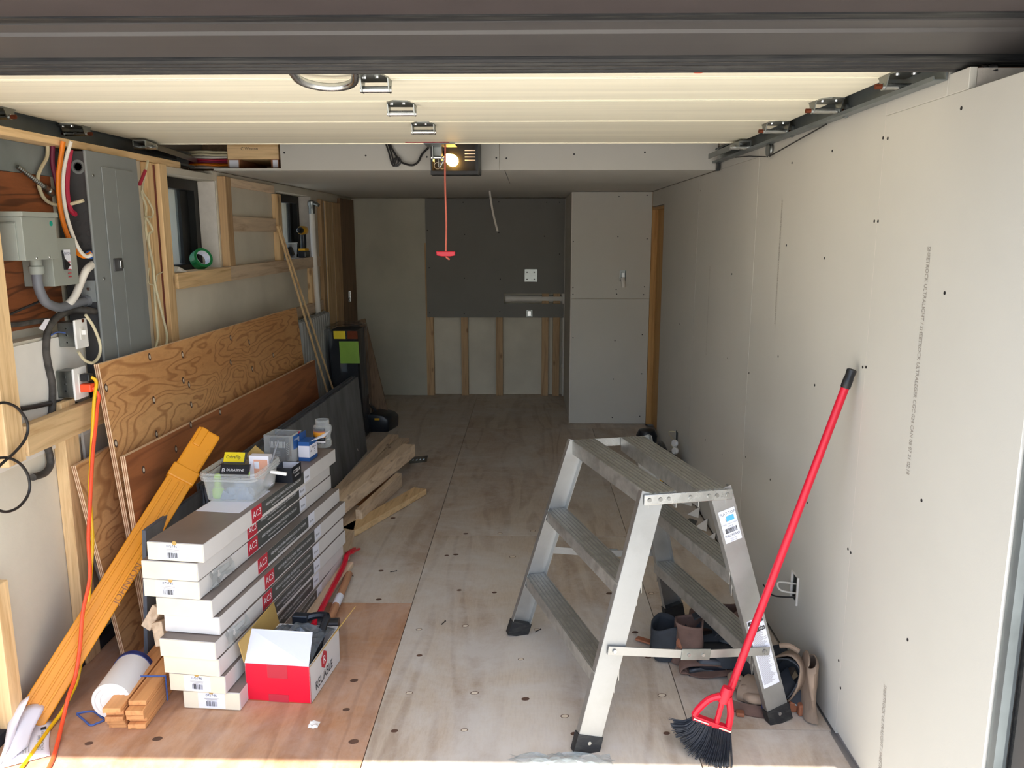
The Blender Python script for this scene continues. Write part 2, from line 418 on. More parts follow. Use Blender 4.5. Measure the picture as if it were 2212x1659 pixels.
kn = [(884, 1497, 1), (1003, 1577, 1), (1025, 1497, 1), (906, 1416, 0), (1005, 1352, 1), (905, 1360, 1), (992, 1275, 0), (1006, 1153, 0), (965, 1200, 0), (985, 1198, 0), (1125, 1424, 1), (1159, 1360, 1),
      (1080, 1152, 1), (1151, 1147, 1), (852, 1579, 0), (748, 1533, 0), (765, 1470, 0), (764, 1602, 0), (849, 1119, 0), (818, 1295, 0), (1107, 1203, 1), (1068, 1280, 0), (1430, 1502, 1), (1407, 1282, 1),
      (1240, 1585, 0), (1400, 1420, 0), (192, 1606, 0), (340, 1596, 0), (528, 1505, 0), (1135, 1510, 0), (1220, 1547, 1), (1372, 1366, 0), (1316, 1282, 0), (1352, 1160, 1), (1440, 1584, 0), (823, 1233, 0)]
for (x, y, k) in kn:
    r = random.uniform(0.011, 0.017)
    a = MB().disc(fl(x, y), (0, 0, 1), r, 0.0009, 12, 0.72, (1, 0.2, 0)).build('knot', 'knot', floor)
    if k: MB().disc(fl(x, y, 0.0009), (0, 0, 1), r * 0.8, 0.0006, 12, 0.7, (1, 0.2, 0)).build('patch', 'knot_light', a)
# right wall
wr = struct('wall_right', MB().box(1.016, 1.2, 1.60, 2.05, -0.1, 1.912).box(1.016, 1.2, 1.945, 2.05, 1.912, 1.966).box(1.085, 1.2, 2.05, 6.11, -0.1, 2.36).box(1.10, 1.2, 6.11, 6.7, -0.1, 2.36).box(1.016, 1.10, 6.11, 6.70, 1.80, 2.36).box(1.016, 1.2, 6.70, 8.1, -0.1, 2.36), 'concrete')
holed(1.0165, 1.0845, 2.05, 6.11, -0.1, 2.36, [CUT1, CUT2]).build('backing', 'concrete', wr)
sheets = []
for (y0, y1, z0, z1, px) in ((1.600, 2.373, 0.022, 1.920, 0.998), (2.376, 3.636, 0.006, 2.33, 1.0), (3.639, 4.878, 0.006, 1.923, 1.0), (4.881, 6.105, 0.006, 1.923, 1.0), (3.639, 4.412, 1.9235, 2.33, 1.0), (6.105, 6.675, 1.806, 1.923, 1.0), (2.04, 2.373, 1.9203, 2.33, 0.998), (1.945, 2.0397, 1.9203, 1.969, 0.998)):
    cu = [c for c in (CUT1, CUT2) if y0 < c[0] and c[1] < y1 and z0 < c[2] and c[3] < z1]
    sheets.append(holed(px, 1.0155, y0, y1, z0, z1, cu).build('drywall_sheet', 'drywall', wr, bevel=0 if cu else 0.0012, seg=1))
MB().box(0.9985, 1.0155, 2.3735, 2.3758, 0.02, 2.3).build('seam_edge', 'drywall_edge', wr)
holes([(2077, 234), (1918, 299), (2041, 633), (1991, 1081), (1961, 1382), (1897, 478), (1871, 793), (1838, 1194), (1816, 1486)], sheets[0], 0.998, 0, (-1, 0, 0))
holes([(1908, 298), (1889, 478), (1864, 793), (1832, 1186), (1812, 1427), (1798, 326), (1781, 558), (1760, 832), (1744, 1086), (1711, 352), (1699, 530), (1681, 770), (1664, 1036)], sheets[1], 1.0, 0, (-1, 0, 0))
holes([(1618, 806), (1611, 987), (1572, 774), (1581, 592), (1560, 982)], sheets[2], 1.0, 0, (-1, 0, 0))
holes([(1524, 950), (1514, 412), (1468, 700), (1474, 600)], sheets[3], 1.0, 0, (-1, 0, 0))
p = wx(2008, 527, 0.998); q = wx(1960, 1030, 0.998)
s_ = 'SHEETROCK ULTRALIGHT / SHEETROCK ULTRALEGER CGC 024 CAN 08 07 21 02:18'
txt(s_, 0.024, (p + q) / 2, (0, q.y - p.y, q.z - p.z), (0, -1, 0), 'print_grey', sheets[0], sx=0.66)
p = wx(1913, 1465, 0.998); q = wx(1898, 1700, 0.998)
txt('SHEETROCK ULTRALIGHT / SHEETROCK', 0.024, (p + q) / 2, (0, q.y - p.y, q.z - p.z), (0, -1, 0), 'print_grey', sheets[0], sx=0.66)
p = wx(1692, 400, 1.0); q = wx(1672, 730, 1.0)
txt(s_, 0.022, (p + q) / 2, (0, 0, -1), (0, -1, 0), 'print_grey', sheets[1], sx=0.60)
p = wx(1535, 560, 1.0); q = wx(1524, 780, 1.0)
txt(s_, 0.022, (p + q) / 2, (0, 0, -1), (0, -1, 0), 'print_grey', sheets[2], sx=0.60)
# door in the recess of the right wall
d1 = struct('door_1', MB().box(1.045, 1.075, 6.135, 6.668, 0.02, 1.775), 'door_wood')
MB().box(1.004, 1.095, 6.1085, 6.1335, 0.0, 1.80).build('jamb', 'dark_wood', d1)
MB().box(0.999, 1.095, 6.6695, 6.6985, 0.0, 1.798).build('jamb', 'door_wood', d1)
MB().box(1.004, 1.095, 6.1345, 6.668, 1.776, 1.798).build('head_jamb', 'door_wood', d1)
# closet box beside the door
bk = struct('wall_closet', MB().box(0.365, 1.014, 6.775, 7.94, 0.0, 1.918), 'pine_old_z')
swapxy(holed(6.695, 6.774, 0.365, 1.014, 0.0, 1.918, [CUT3])).build('framing', 'pine_old_z', bk)
c1 = swapxy(holed(6.68, 6.6945, 0.350, 0.997, 1.062, 1.921, [CUT3])).build('drywall_sheet', 'drywall', bk)
c2 = MB().box(0.350, 0.997, 6.68, 6.6945, 0.004, 1.060).build('drywall_sheet', 'drywall', bk, bevel=0.001, seg=1)
MB().box(0.351, 0.3648, 6.695, 7.94, 0.003, 1.921).build('side_sheet', 'drywall', bk)
MB().beam((0.3495, 6.676, 0.004), (0.3495, 6.676, 1.92), 0.006, 0.006, (1, 0, 0)).build('raw_edge', 'drywall_edge', bk)
k6 = lambda L: [(740 + u / 2.592, 300 + v / 2.592) for u, v in L]
holes(k6([(1548, 323), (1705, 316), (1542, 548), (1705, 560), (1690, 828), (1532, 843), (1292, 575), (1290, 833)]), c1, 6.68, 1, (0, -1, 0), 0.005)
holes(k6([(1686, 872), (1535, 869), (1678, 1096), (1525, 1130), (1675, 1315), (1516, 1345), (1510, 1560), (1664, 1553), (1290, 870), (1290, 1113)]), c2, 6.68, 1, (0, -1, 0), 0.005)
# back wall
wb = struct('wall_back', MB().box(-2.0, 1.2, YB, 8.15, -0.1, 2.36), 'plaster_white')
a = wy(918, 430, 7.85); b = wy(1215, 686, 7.85)
MB().box(-1.70, a.x - 0.002, 7.865, YB - 0.002, 0.002, 1.92).build('plaster_panel', 'plaster', wb)
zb = b.z; x0, x1 = a.x, b.x
slot0 = wy(1088, 634, 7.85); slot1 = wy(1214, 656, 7.85)
gb = MB()
gb = swapxy(holed(7.845, 7.86, x0, x1, zb, 1.918, [(slot0.x, x1 + 0.01, slot1.z, slot0.z), CUT4]))
gb = gb.build('grey_drywall_sheet', 'grey_board', wb)
k6a = k6([(475, 513), (683, 535), (875, 525), (1130, 545), (485, 722), (682, 780), (883, 785), (487, 975), (681, 978), (880, 967), (675, 355), (875, 353), (1143, 355), (1215, 355), (1215, 645)])
holes(k6a, gb, 7.845, 1, (0, -1, 0), 0.006)
for (xa, xb) in ((922, 937), (997, 1011), (1072, 1086), (1170, 1184), (1194, 1208)):
    pa = wy(xa, 780, 7.865); pb = wy(xb, 780, 7.865)
    MB().box(pa.x, pb.x, 7.862, YB - 0.003, 0.002, 1.5).build('stud', 'pine_old_z', wb)
# ceiling: high one in front, dropped one behind
struct('ceiling', MB().box(-2.15, 1.2, 1.6, 8.15, 2.36, 2.5), 'roof_dark')
so = struct('ceiling_soffit', MB().box(-1.30, 1.014, 4.435, YB, 1.94, 2.355).box(-1.95, -1.30, 4.95, YB, 1.94, 2.355), 'pine_old_y')
xs = wy(1079, 340, 4.42).x; xl = wy(605, 330, 4.42).x
f1 = MB().box(xl, xs - 0.001, 4.42, 4.4345, 1.926, 2.33).build('drywall_sheet', 'drywall', so, bevel=0.001, seg=1)
f2 = MB().box(xs + 0.001, 0.998, 4.42, 4.4345, 1.926, 2.33).build('drywall_sheet', 'drywall', so, bevel=0.001, seg=1)
holes([(614, 330), (790, 336), (922, 339), (1072, 341)], f1, 4.42, 1, (0, -1, 0), 0.005)
holes([(1094, 342), (1240, 333), (1393, 329)], f2, 4.42, 1, (0, -1, 0), 0.005)
for (xa, xb, ya, yb) in ((-1.69, -0.13, 4.422, 5.64), (-0.127, 0.997, 4.422, 5.64), (-1.69, 0.997, 5.643, 6.86), (-1.69, 0.997, 6.863, 7.86)):
    MB().box(xa, xb, ya, yb, ZC, ZC + 0.013).build('drywall_sheet', 'drywall', so, bevel=0.001, seg=1)
# left wall with its two window openings
W1, W2, ZS = (3.80, 4.47), (5.52, 6.42), 1.385
lw = MB().box(-2.0, XL, 1.55, 8.1, -0.14, 1.24).box(-2.0, -1.762, 1.55, 3.45, 1.24, 1.905).box(-2.0, XL, 3.45, W1[0], 1.24, 1.905).box(-2.0, XL, W1[0], W1[1], 1.24, ZS)
lw.box(-2.0, XL, W1[1], W2[0], 1.24, 1.905).box(-2.0, XL, W2[0], W2[1], 1.24, ZS).box(-2.0, XL, W2[1], 8.1, 1.24, 1.905)
lw.box(-2.0, XL, W1[0], W1[1], 1.875, 1.905).box(-2.0, XL, W2[0], W2[1], 1.875, 1.905).box(-2.15, -1.95, 1.55, 8.1, 1.905, 2.36).box(-1.95, XL, 4.43, 7.95, 1.905, 1.9245)
wl = struct('wall_left', lw, 'plaster_white')
MB().box(-1.699, -1.667, 2.13, 6.0, -0.019, 0.035).build('damp_strip', 'foundation_dark', wl)
MB().box(-1.762, -1.748, 1.6, 2.995, 1.27, 1.80).build('backer_board', 'ply_board', wl)
MB().box(-1.762, -1.752, 1.6, 3.44, 1.802, 1.905).build('weathered_board', 'siding', wl)
MB().box(-1.70, -1.692, 2.0, 3.0, 0.84, 1.23).build('lath_panel', 'white_paper', wl)
for i, (W, ya) in enumerate(((W1, 0.16), (W2, 0.13))):
    wn = struct('window_%d' % (i + 1), MB().box(-1.87, -1.80, W[0] + 0.002, W[1] - 0.002, 1.82, 1.873).box(-1.87, -1.80, W[0] + 0.002, W[1] - 0.002, ZS + 0.002, ZS + 0.05)
                .box(-1.87, -1.80, W[1] - 0.06, W[1] - 0.002, ZS + 0.05, 1.82).box(-1.87, -1.80, W[0] + 0.002, W[0] + 0.05, ZS + 0.05, 1.82), 'window_black')
    MB().box(-1.862, -1.835, W[1] - ya, W[1] - 0.062, ZS + 0.052, 1.818).build('sash', 'window_black', wn)
    MB().box(-1.856, -1.850, W[0] + 0.052, W[1] - ya - 0.002, ZS + 0.052, 1.818).build('pane', 'window_glass', wn)
    MB().box(-1.798, XL - 0.004, W[1] - 0.010, W[1] - 0.001, ZS + 0.003, 1.872).build('reveal', 'drywall_edge', wn)
fe = struct('fence', MB().box(-3.62, -3.58, 4.5, 16, 0.3, 0.4).box(-3.62, -3.58, 4.5, 16, 2.2, 2.3), 'fence_grey')
for k in range(36):
    if k not in (11, 12, 19, 26): MB().box(-3.58, -3.56, 4.6 + k * 0.3, 4.86 + k * 0.3, -0.13, 2.6).build('plank', 'fence_grey', fe)
# framing fixed to the left wall
def stud(x0, x1, y0, y1, z0, z1, m='pine_z', name='stud'): return MB().box(x0, x1, y0, y1, z0, z1).build(name, m, wl, bevel=0.002, seg=1)
stud(-1.698, -1.625, 2.40, 2.49, 0.875, 1.90)                       # near post with free lower end
stud(-1.698, -1.655, 2.76, 2.85, 0.0, 1.005)                        # low post
stud(-1.690, -1.645, 2.30, 2.36, 0.0, 0.52)
MB().box(-1.655, -1.617, 2.492, 3.45, 0.885, 0.985).build('rail', 'pine_y', wl, bevel=0.002, seg=1)
MB().box(-1.765, -1.68, 1.6, 3.98, 1.906, 1.934).build('top_plate', 'pine_y', wl, bevel=0.002, seg=1)
stud(-1.699, -1.672, 3.60, 3.685, 0.0, 1.903); stud(-1.699, -1.655, 3.69, 3.765, 0.0, 1.903)   # doubled post by the panel
stud(-1.699, -1.655, 4.485, 4.57, 1.415, 1.90, 'pine_old_z'); stud(-1.699, -1.66, 5.42, 5.505, 1.415, 1.85)
MB().box(-1.699, -1.675, 4.575, 5.415, 1.855, 1.90).build('rail', 'pine_old_y', wl)
MB().box(-1.699, -1.675, 4.575, 5.415, 1.605, 1.69).build('rail', 'pine_old_y', wl)
MB().box(-1.76, -1.655, 3.80, 4.485, 1.335, 1.41).build('sill', 'pine_y', wl)
MB().box(-1.76, -1.655, 4.487, 6.44, 1.335, 1.413).build('sill', 'pine_old_y', wl)
MB().box(-1.699, -1.67, 5.0, 6.55, 0.98, 1.06).build('rail', 'pine_old_y', wl)
stud(-1.699, -1.665, 6.20, 6.29, 1.062, 1.33)
stud(-1.699, -1.665, 6.58, 6.66, 0.0, 1.86, 'pine_old_z')
stud(-1.699, -1.66, 6.70, 6.93, 0.0, 1.85); stud(-1.699, -1.665, 6.98, 7.24, 0.0, 1.85, 'pine_old_z')
stud(-1.699, -1.67, 7.28, 7.83, 0.0, 1.90, 'dark_wood')
# front wall, header and jamb cladding
struct('wall_front', MB().box(-6, -1.96, 1.3, 1.54, -0.14, 3.4).box(1.21, 6, 1.3, 1.55, -0.14, 3.4).box(-1.96, 1.21, 1.3, 1.58, 2.25, 3.4), 'siding')
hd = struct('trim_1', MB().prism([(-2.6, 1.73, 2.016), (-2.6, 1.78, 2.013), (-2.6, 1.785, 2.006), (-2.6, 1.86, 2.0), (-2.6, 1.93, 1.993), (-2.6, 1.93, 2.25), (-2.6, 1.73, 2.25)], (4.6, 0, 0)), 'clad_grey')
struct('trim_2', MB().box(-6, 6, 1.15, 1.69, 2.022, 2.24), 'clad_brown')
struct('header_gap_shade', MB().box(-2.6, 2.0, 1.692, 1.7295, 2.019, 2.24), 'rubber')  # black strip closing the header gap; its colour stands for the gap's shade
struct('trim_4', MB().box(1.004, 1.03, 1.572, 1.597, -0.14, 2.0), 'track_steel')
struct('jamb_gap_shade', MB().box(1.035, 1.20, 1.556, 1.575, -0.14, 2.0), 'rubber')  # dark strip set in the jamb gap, shade put into its colour
struct('trim_6', MB().prism([(1.03, 1.50, -0.14), (1.05, 1.50, -0.14), (1.05, 1.46, -0.14), (1.11, 1.46, -0.14), (1.11, 1.44, -0.14), (1.2, 1.44, -0.14), (1.2, 1.554, -0.14), (1.03, 1.554, -0.14)], (0, 0, 2.14)), 'clad_grey')
# ================================================================ GARAGE DOOR, TRACKS, OPENER
ZD = 2.0
gd = thing('garage_door', 'raised cream white sectional garage door with steel hinges and a curved pull handle', 'garage door', (-0.4, 3.0, ZD))
ys = [2.03, 2.24, fl(1106, 218, ZD).y, fl(1106, 262, ZD).y, fl(1106, 310, ZD).y]
for k in range(4):
    mb = MB().box(-1.74, 0.95, ys[k] + 0.002, ys[k + 1] - 0.002, ZD, ZD + 0.045)
    mb.box(-1.74, 0.95, ys[k] + 0.006, ys[k] + 0.014, ZD - 0.0012, ZD)
    mb.box(-1.74, 0.95, ys[k + 1] - 0.014, ys[k + 1] - 0.006, ZD - 0.0012, ZD)
    if k == 3: mb.box(-1.74, 0.95, ys[k + 1] - 0.03, ys[k + 1] - 0.02, ZD - 0.004, ZD)
    mb.build('section', 'door_cream', gd)
prof = []
y = 1.936
z_ = 1.987
prof.append((y, 2.06))
for k in range(4):
    prof += [(y, z_ - 0.001), (y + 0.006, z_ - 0.006), (y + 0.015, z_ - 0.006), (y + 0.019, z_ + 0.004)]
    y += 0.0225; z_ -= 0.003
prof.append((y, z_ - 0.002)); prof.append((y, 2.06))
struct('trim_7', MB().prism([(-2.4, a, b) for a, b in prof], (3.8, 0, 0)), 'rubber')
for k in range(4): MB().box(-2.4, 1.4, 1.936 + k * 0.0225 + 0.0125, 1.936 + k * 0.0225 + 0.0150, 1.987 - k * 0.003 - 0.0068, 1.987 - k * 0.003 - 0.0058).build('dusty_rib_edge', 'cable_dusty', bpy.data.objects['trim_7'])
def hinge(px, py, wdt, roll=0, m='galv_bright'):
    p = fl(px, py, ZD - 0.004); h = wdt / 2
    mb = MB().prism([p + V((-h, -0.02, 0.004)), p + V((h, -0.02, 0.004)), p + V((h * 0.7, -0.075, 0.004)), p + V((-h * 0.3, -0.085, 0.004)), p + V((-h * 0.9, -0.06, 0.004))], (0, 0, -0.004))
    mb.box(p.x - h, p.x + h, p.y - 0.02, p.y + 0.035, p.z, p.z + 0.004)
    for s in (-1, 1):
        mb.prism([p + V((s * h, -0.03, 0.0)), p + V((s * h, 0.03, 0.0)), p + V((s * h, 0.015, -0.032)), p + V((s * h, -0.012, -0.032))], (0.003 * -s, 0, 0))
    hg = mb.build('hinge', 'galv', gd)
    MB().lathe(p + V((-h - 0.004, 0.0, -0.024)), (1, 0, 0), [(0.0085, 0), (0.0085, wdt + 0.008)], 12).build('barrel', m, hg, smooth=True)
    for dx in (-0.3, 0.15):
        MB().lathe(p + V((dx * wdt, -0.045 - dx * 0.02, 0.0005)), (0, 0, -1), [(0.007, 0), (0.006, 0.005)], 8).build('bolt', 'galv_bright', hg)
    if roll:
        w0 = p + V((roll * (h - 0.004), 0, -0.024))
        MB().lathe(w0, (roll, 0, 0), [(0.005, 0), (0.005, 0.04)], 8).build('roller_shaft', 'rust', hg)
        MB().lathe(w0 + V((roll * 0.016, 0, 0)), (roll, 0, 0), [(0.008, 0), (0.021, 0.002), (0.023, 0.008), (0.021, 0.014), (0.008, 0.016)], 16).build('roller', 'track_steel', hg, smooth=True)
        MB().lathe(p + V((-roll * (h + 0.02), 0, -0.024)), (roll, 0, 0), [(0.007, 0), (0.007, 0.02)], 8).build('shaft_end', 'rust', hg)
hinge(812, 173, 0.075); hinge(868, 228, 0.085); hinge(915, 271, 0.085)
for (a, b) in ((1945, 166), (1785, 222), (1676, 269)): hinge(a, b, 0.085, 1)
for (a, b) in ((-8, 236), (163, 275)): hinge(a, b, 0.085, -1)
# curved pull handle
p = fl(707, 163, ZD - 0.012)
MB().tube([p + V((-0.085, -0.03, 0.012)), p + V((-0.075, 0.02, -0.008)), p + V((-0.035, 0.06, -0.016)), p + V((0.02, 0.065, -0.016)), p + V((0.06, 0.035, -0.008)), p + V((0.075, -0.02, 0.012))], 0.011, 10).build('pull_handle', 'galv_bright', gd, smooth=True)
def topbracket(a, b, s):
    pa = fl(a[0], a[1], ZD - 0.012); pb = fl(b[0], b[1], ZD - 0.012)
    mb = MB().beam(pa, pb, 0.05, 0.004)
    d = (pb - pa).normalized(); sd = V((d.y, -d.x, 0))
    for q in (-1, 1): mb.beam(pa + sd * 0.025 * q + V((0, 0, -0.012)), pb + sd * 0.025 * q + V((0, 0, -0.012)), 0.004, 0.024)
    br = mb.build('top_bracket', 'galv', gd)
    for t in (0.12, 0.35, 0.65, 0.92): MB().lathe(pa + (pb - pa) * t + V((0, 0, -0.002)), (0, 0, -1), [(0.009, 0), (0.008, 0.006)], 8).build('bolt', 'galv_bright', br)
    MB().lathe(pa + (pb - pa) * 0.1 + V((-0.05, 0, -0.02)), (1, 0, 0), [(0.01, 0), (0.01, 0.10)], 10).build('barrel', 'galv_bright', br, smooth=True)
topbracket((1610, 305), (1542, 333), 1); topbracket((300, 303), (415, 343), -1)
MB().box(-0.56, -0.36, ys[4] - 0.075, ys[4] - 0.045, ZD - 0.0012, ZD).build('red_sticker', 'label_red', gd)
MB().disc(fl(1508, 157, ZD), (0, 0, -1), 0.011, 0.001, 12, 0.4, (1, 0, 0)).build('red_mark', 'cord_orange', gd)
# the tracks
def track(X, s, zb, y0, y1, label):
    t = thing('door_track', label, 'door track', (X, (y0 + y1) / 2, zb))
    P = [(X, y0, zb + 0.0), (X - s * 0.032, y0, zb), (X - s * 0.034, y0, zb + 0.010), (X - s * 0.032, y0, zb + 0.010), (X - s * 0.030, y0, zb + 0.003), (X - s * 0.004, y0, zb + 0.003),
         (X - s * 0.004, y0, zb + 0.072), (X - s * 0.018, y0, zb + 0.072), (X - s * 0.020, y0, zb + 0.066), (X - s * 0.022, y0, zb + 0.066), (X - s * 0.020, y0, zb + 0.075), (X, y0, zb + 0.075)]
    MB().prism(P, (0, y1 - y0, 0)).build('channel', 'track_steel', t)
    return t
tr = track(0.993, 1, 1.955, 2.035, 4.38, 'galvanized steel door track running along the plain drywall wall')
MB().box(0.978, 0.992, 4.34, 4.378, 1.915, 1.9545).build('end_bracket', 'black_plastic', tr)
pu = MB().lathe((0.978, 3.45, 1.935), (1, 0, 0), [(0.012, 0), (0.030, 0.001), (0.026, 0.006), (0.030, 0.012), (0.012, 0.013)], 18).build('pulley', 'galv', tr, smooth=True)
MB().tube([(0.984, 3.43, 1.906), (0.984, 3.1, 1.93), (0.984, 2.8, 1.952)], 0.0025, 6, 0).build('cable', 'cable_black', tr)
MB().tube([(0.984, 3.46, 1.906), (0.984, 3.75, 1.935), (0.984, 4.0, 1.952)], 0.0025, 6, 0).build('cable', 'cable_black', tr)
tl = track(-1.80, -1, 1.936, 1.9, 4.36, 'galvanized steel door track running above the pine plate and breaker panel')
MB().box(-1.796, -1.775, 3.8, 4.3, 1.925, 1.9358).build('end_bracket', 'black_plastic', tl)
# torsion stub at the right of the opening
rs = thing('door_spring_bar', 'rusty steel bar end beside the rubber seal at the opening', 'steel bar', (1.1, 1.9, 1.94))
MB().lathe((1.0, 1.96, 1.962), (1, 0, 0), [(0.009, 0), (0.009, 0.19)], 10).build('rod', 'rust', rs)
MB().lathe((1.03, 1.96, 1.962), (1, 0, 0), [(0.014, 0), (0.016, 0.03)], 10).build('collar', 'galv_bright', rs)
# opener
op = thing('door_opener', 'black garage door opener with a glowing light bulb under the ceiling', 'door opener', (-0.37, 4.25, 1.89))
YO = 4.13
a = wy(929, 312, YO); b = wy(1033, 377, YO)
x0, x1, z0, z1 = a.x, b.x, b.z, 2.16
MB().box(x0, x1, YO + 0.10, 4.41, z0 + 0.012, z1).build('motor_housing', 'black_plastic', op, bevel=0.004)
fr = MB().box(x0, x1, YO, YO + 0.1, z0, z0 + 0.018).box(x0, x0 + 0.008, YO + 0.01, YO + 0.1, z0 + 0.018, z1).box(x1 - 0.014, x1, YO + 0.01, YO + 0.1, z0 + 0.018, z1)
fr.build('light_shroud', 'black_plastic', op)
lb = MB(); cx_ = (x0 + x1) / 2
for k in range(4): lb.box(cx_ + 0.045, cx_ + 0.10, YO + 0.0985, YO + 0.0998, z0 + 0.075 + k * 0.016, z0 + 0.080 + k * 0.016)
lb.build('printed_plate', 'white_print', op)
pb = wy(975, 345, YO + 0.05)
sk_ = MB().lathe(pb + V((-0.055, 0.02, 0.035)), (0.75, -0.15, -0.5), [(0.017, 0), (0.017, 0.03)], 14).build('socket', 'black_plastic', op, smooth=True)
MB().lathe(pb + V((-0.04, 0.016, 0.026)), (0.75, -0.15, -0.5), [(0.012, 0), (0.014, 0.012), (0.022, 0.026), (0.0295, 0.044), (0.030, 0.058), (0.025, 0.073), (0.014, 0.083), (0.003, 0.086)], 20).build('light_bulb', 'bulb_glow', op, smooth=True)
aw = MB()
for q in range(2): aw.tube([pb + V((-0.07 + q * 0.025, -0.01, -0.015)) + V((math.cos(g) * 0.016, 0, math.sin(g) * 0.016 - 0.015)) for g in [k * 0.7 for k in range(10)]], 0.0016, 6)
aw.build('antenna_wire', 'cable_white', op, smooth=True)
ab = thing('trolley_bracket', 'folded steel trolley bracket hanging at the top edge of the garage door', 'bracket', (-0.44, 3.9, 1.88))
p = wy(945, 325, 3.90)
MB().box(p.x - 0.022, p.x - 0.018, 3.87, 3.93, 1.925, 1.9945).box(p.x + 0.018, p.x + 0.022, 3.87, 3.93, 1.925, 1.9945).box(p.x - 0.022, p.x + 0.022, 3.92, 3.93, 1.94, 1.9945).build('clevis', 'galv', ab)
MB().lathe((p.x - 0.03, 3.895, 1.945), (1, 0, 0), [(0.006, 0), (0.006, 0.06)], 8).build('pin', 'galv_bright', ab)
MB().tube([(p.x + 0.005, 3.9, 1.94), (p.x + 0.008, 3.9, 1.90), tuple(wy(962, 338, 3.895))], 0.004, 6).build('release_lever', 'galv_bright', ab)
MB().box(p.x - 0.05, p.x + 0.09, ys[4] - 0.04, 3.93, ZD - 0.0052, ZD - 0.0005).build('mount_plate', 'track_steel', ab)
rp = thing('release_cord', 'red emergency release rope with a red plastic pull handle', 'rope', tuple(wy(962, 560, 3.895)))
q = wy(962, 328, 3.895); e = wy(963, 545, 3.895)
MB().tube([V((q.x, 3.895, 1.9944)), q + (e - q) * 0.3 + V((-0.002, 0, 0)), q + (e - q) * 0.7 + V((0.003, 0, 0)), e], 0.0042, 8).build('rope', 'rope_red', rp, smooth=True)
h = wy(963, 548, 3.895)
MB().prism([h + V((-0.046, -0.009, 0.011)), h + V((0.046, -0.009, 0.011)), h + V((0.044, -0.009, -0.009)), h + V((0.02, -0.009, -0.013)), h + V((-0.02, -0.009, -0.013)), h + V((-0.044, -0.009, -0.008))], (0, 0.018, 0)).build('pull_handle', 'red_plastic', rp, bevel=0.003)
MB().tube([h + V((0, 0, -0.012)), h + V((0.006, 0, -0.02)), h + V((0.018, 0, -0.028))], 0.0045, 6).build('knot', 'rope_red', rp)
pcord = MB()
Yc = 4.395
P = [wy(x, y, Yc) for x, y in ((926, 318), (912, 333), (903, 350), (890, 357), (870, 352), (860, 343), (852, 330), (845, 318), (842, 306))]
pcord.tube(P, 0.0055, 8)
for d in (0, 5): pcord.tube([wy(x + d, y, Yc - 0.012) for x, y in ((832, 306), (840, 330), (846, 352), (852, 359), (860, 352), (858, 342), (850, 345), (847, 356))], 0.0045, 8)
tag(pcord.build('power_cord', 'cable_black', smooth=True), 'looped black power cord hanging beside the door opener', 'cord')
# back room fittings
Yw = 7.845
cv = thing('junction_cover', 'square grey steel junction cover plate on the dark grey back wall board', 'cover plate', tuple(wy(1147, 611, Yw)))
a = wy(1133, 581, Yw); b = wy(1161, 609, Yw)
MB().box(a.x, b.x, Yw - 0.006, Yw - 0.0005, b.z, a.z).build('plate', 'galv', cv, bevel=0.002)
for (dx, dz) in ((0.2, 0.2), (0.75, 0.2), (0.2, 0.75), (0.75, 0.75)):
    MB().disc((a.x + (b.x - a.x) * dx, Yw - 0.006, b.z + (a.z - b.z) * dz), (0, -1, 0), 0.007, 0.001, 8).build('screw', 'screw_dark', cv)
def outlet(name, label, X0, Y0, Z0, ax, parts=True):
    return thing(name, label, 'outlet', (X0, Y0, Z0))
a = wy(1137, 670, Yw); b = wy(1150, 691, Yw)
ot = thing('outlet_box', 'open steel outlet box below the pipe on the dark grey board', 'outlet box', (a.x, Yw, b.z))
steel_box(CUT4, Yw + 0.001, 0.055, 1).build('box', 'galv', ot)
MB().box((a.x + b.x) / 2 - 0.014, (a.x + b.x) / 2 + 0.014, Yw - 0.010, Yw + 0.056, CUT4[2] + 0.012, a.z - 0.008).build('receptacle', 'galv_bright', ot)
dp = thing('drain_pipe', 'white plastic drain pipe running in a slot of the grey board', 'pipe', tuple(wy(1150, 656, Yw)))
a = wy(1092, 645, 7.885); b = wy(1218, 645, 7.885)
MB().lathe((a.x, 7.885, a.z), (1, 0, 0), [(0.033, 0), (0.036, 0.02), (0.036, 0.05)], 18).build('end_cap', 'white_paper', dp, smooth=True)
MB().lathe((a.x + 0.05, 7.885, a.z), (1, 0, 0), [(0.031, 0), (0.031, b.x - a.x - 0.06)], 18).build('pipe_run', 'white_paper', dp, smooth=True)
MB().lathe((b.x + 0.01, 7.885, a.z - 0.055), (0, 0, 1), [(0.036, 0), (0.036, 0.11)], 16).build('tee', 'white_paper', dp, smooth=True)
MB().lathe((b.x + 0.01, 7.885, 0.0), (0, 0, 1), [(0.022, 0), (0.022, a.z - 0.06)], 14).build('lower_riser', 'white_paper', dp, smooth=True)
MB().lathe((b.x + 0.01, 7.885, a.z + 0.06), (0, 0, 1), [(0.02, 0), (0.02, 1.92 - a.z - 0.062)], 14).build('upper_riser', 'white_paper', dp, smooth=True)
for zz in (0.28, 0.5): MB().lathe((b.x + 0.01, 7.885, zz), (0, 0, 1), [(0.028, 0), (0.028, 0.045)], 14).build('coupling', 'white_paper', dp, smooth=True)
cb = thing('dangling_switch_wire', 'open metal switch box with a white cable end on the closet drywall', 'switch box', tuple(wy(1345, 622, 6.68)))
a = wy(1339, 584, 6.68); b = wy(1352, 608, 6.68)
steel_box(CUT3, 6.681, 0.06, 1).build('box', 'galv', cb)
MB().box(a.x + 0.014, b.x - 0.014, 6.668, 6.7385, b.z + 0.015, a.z - 0.02).build('bracket', 'galv_bright', cb)
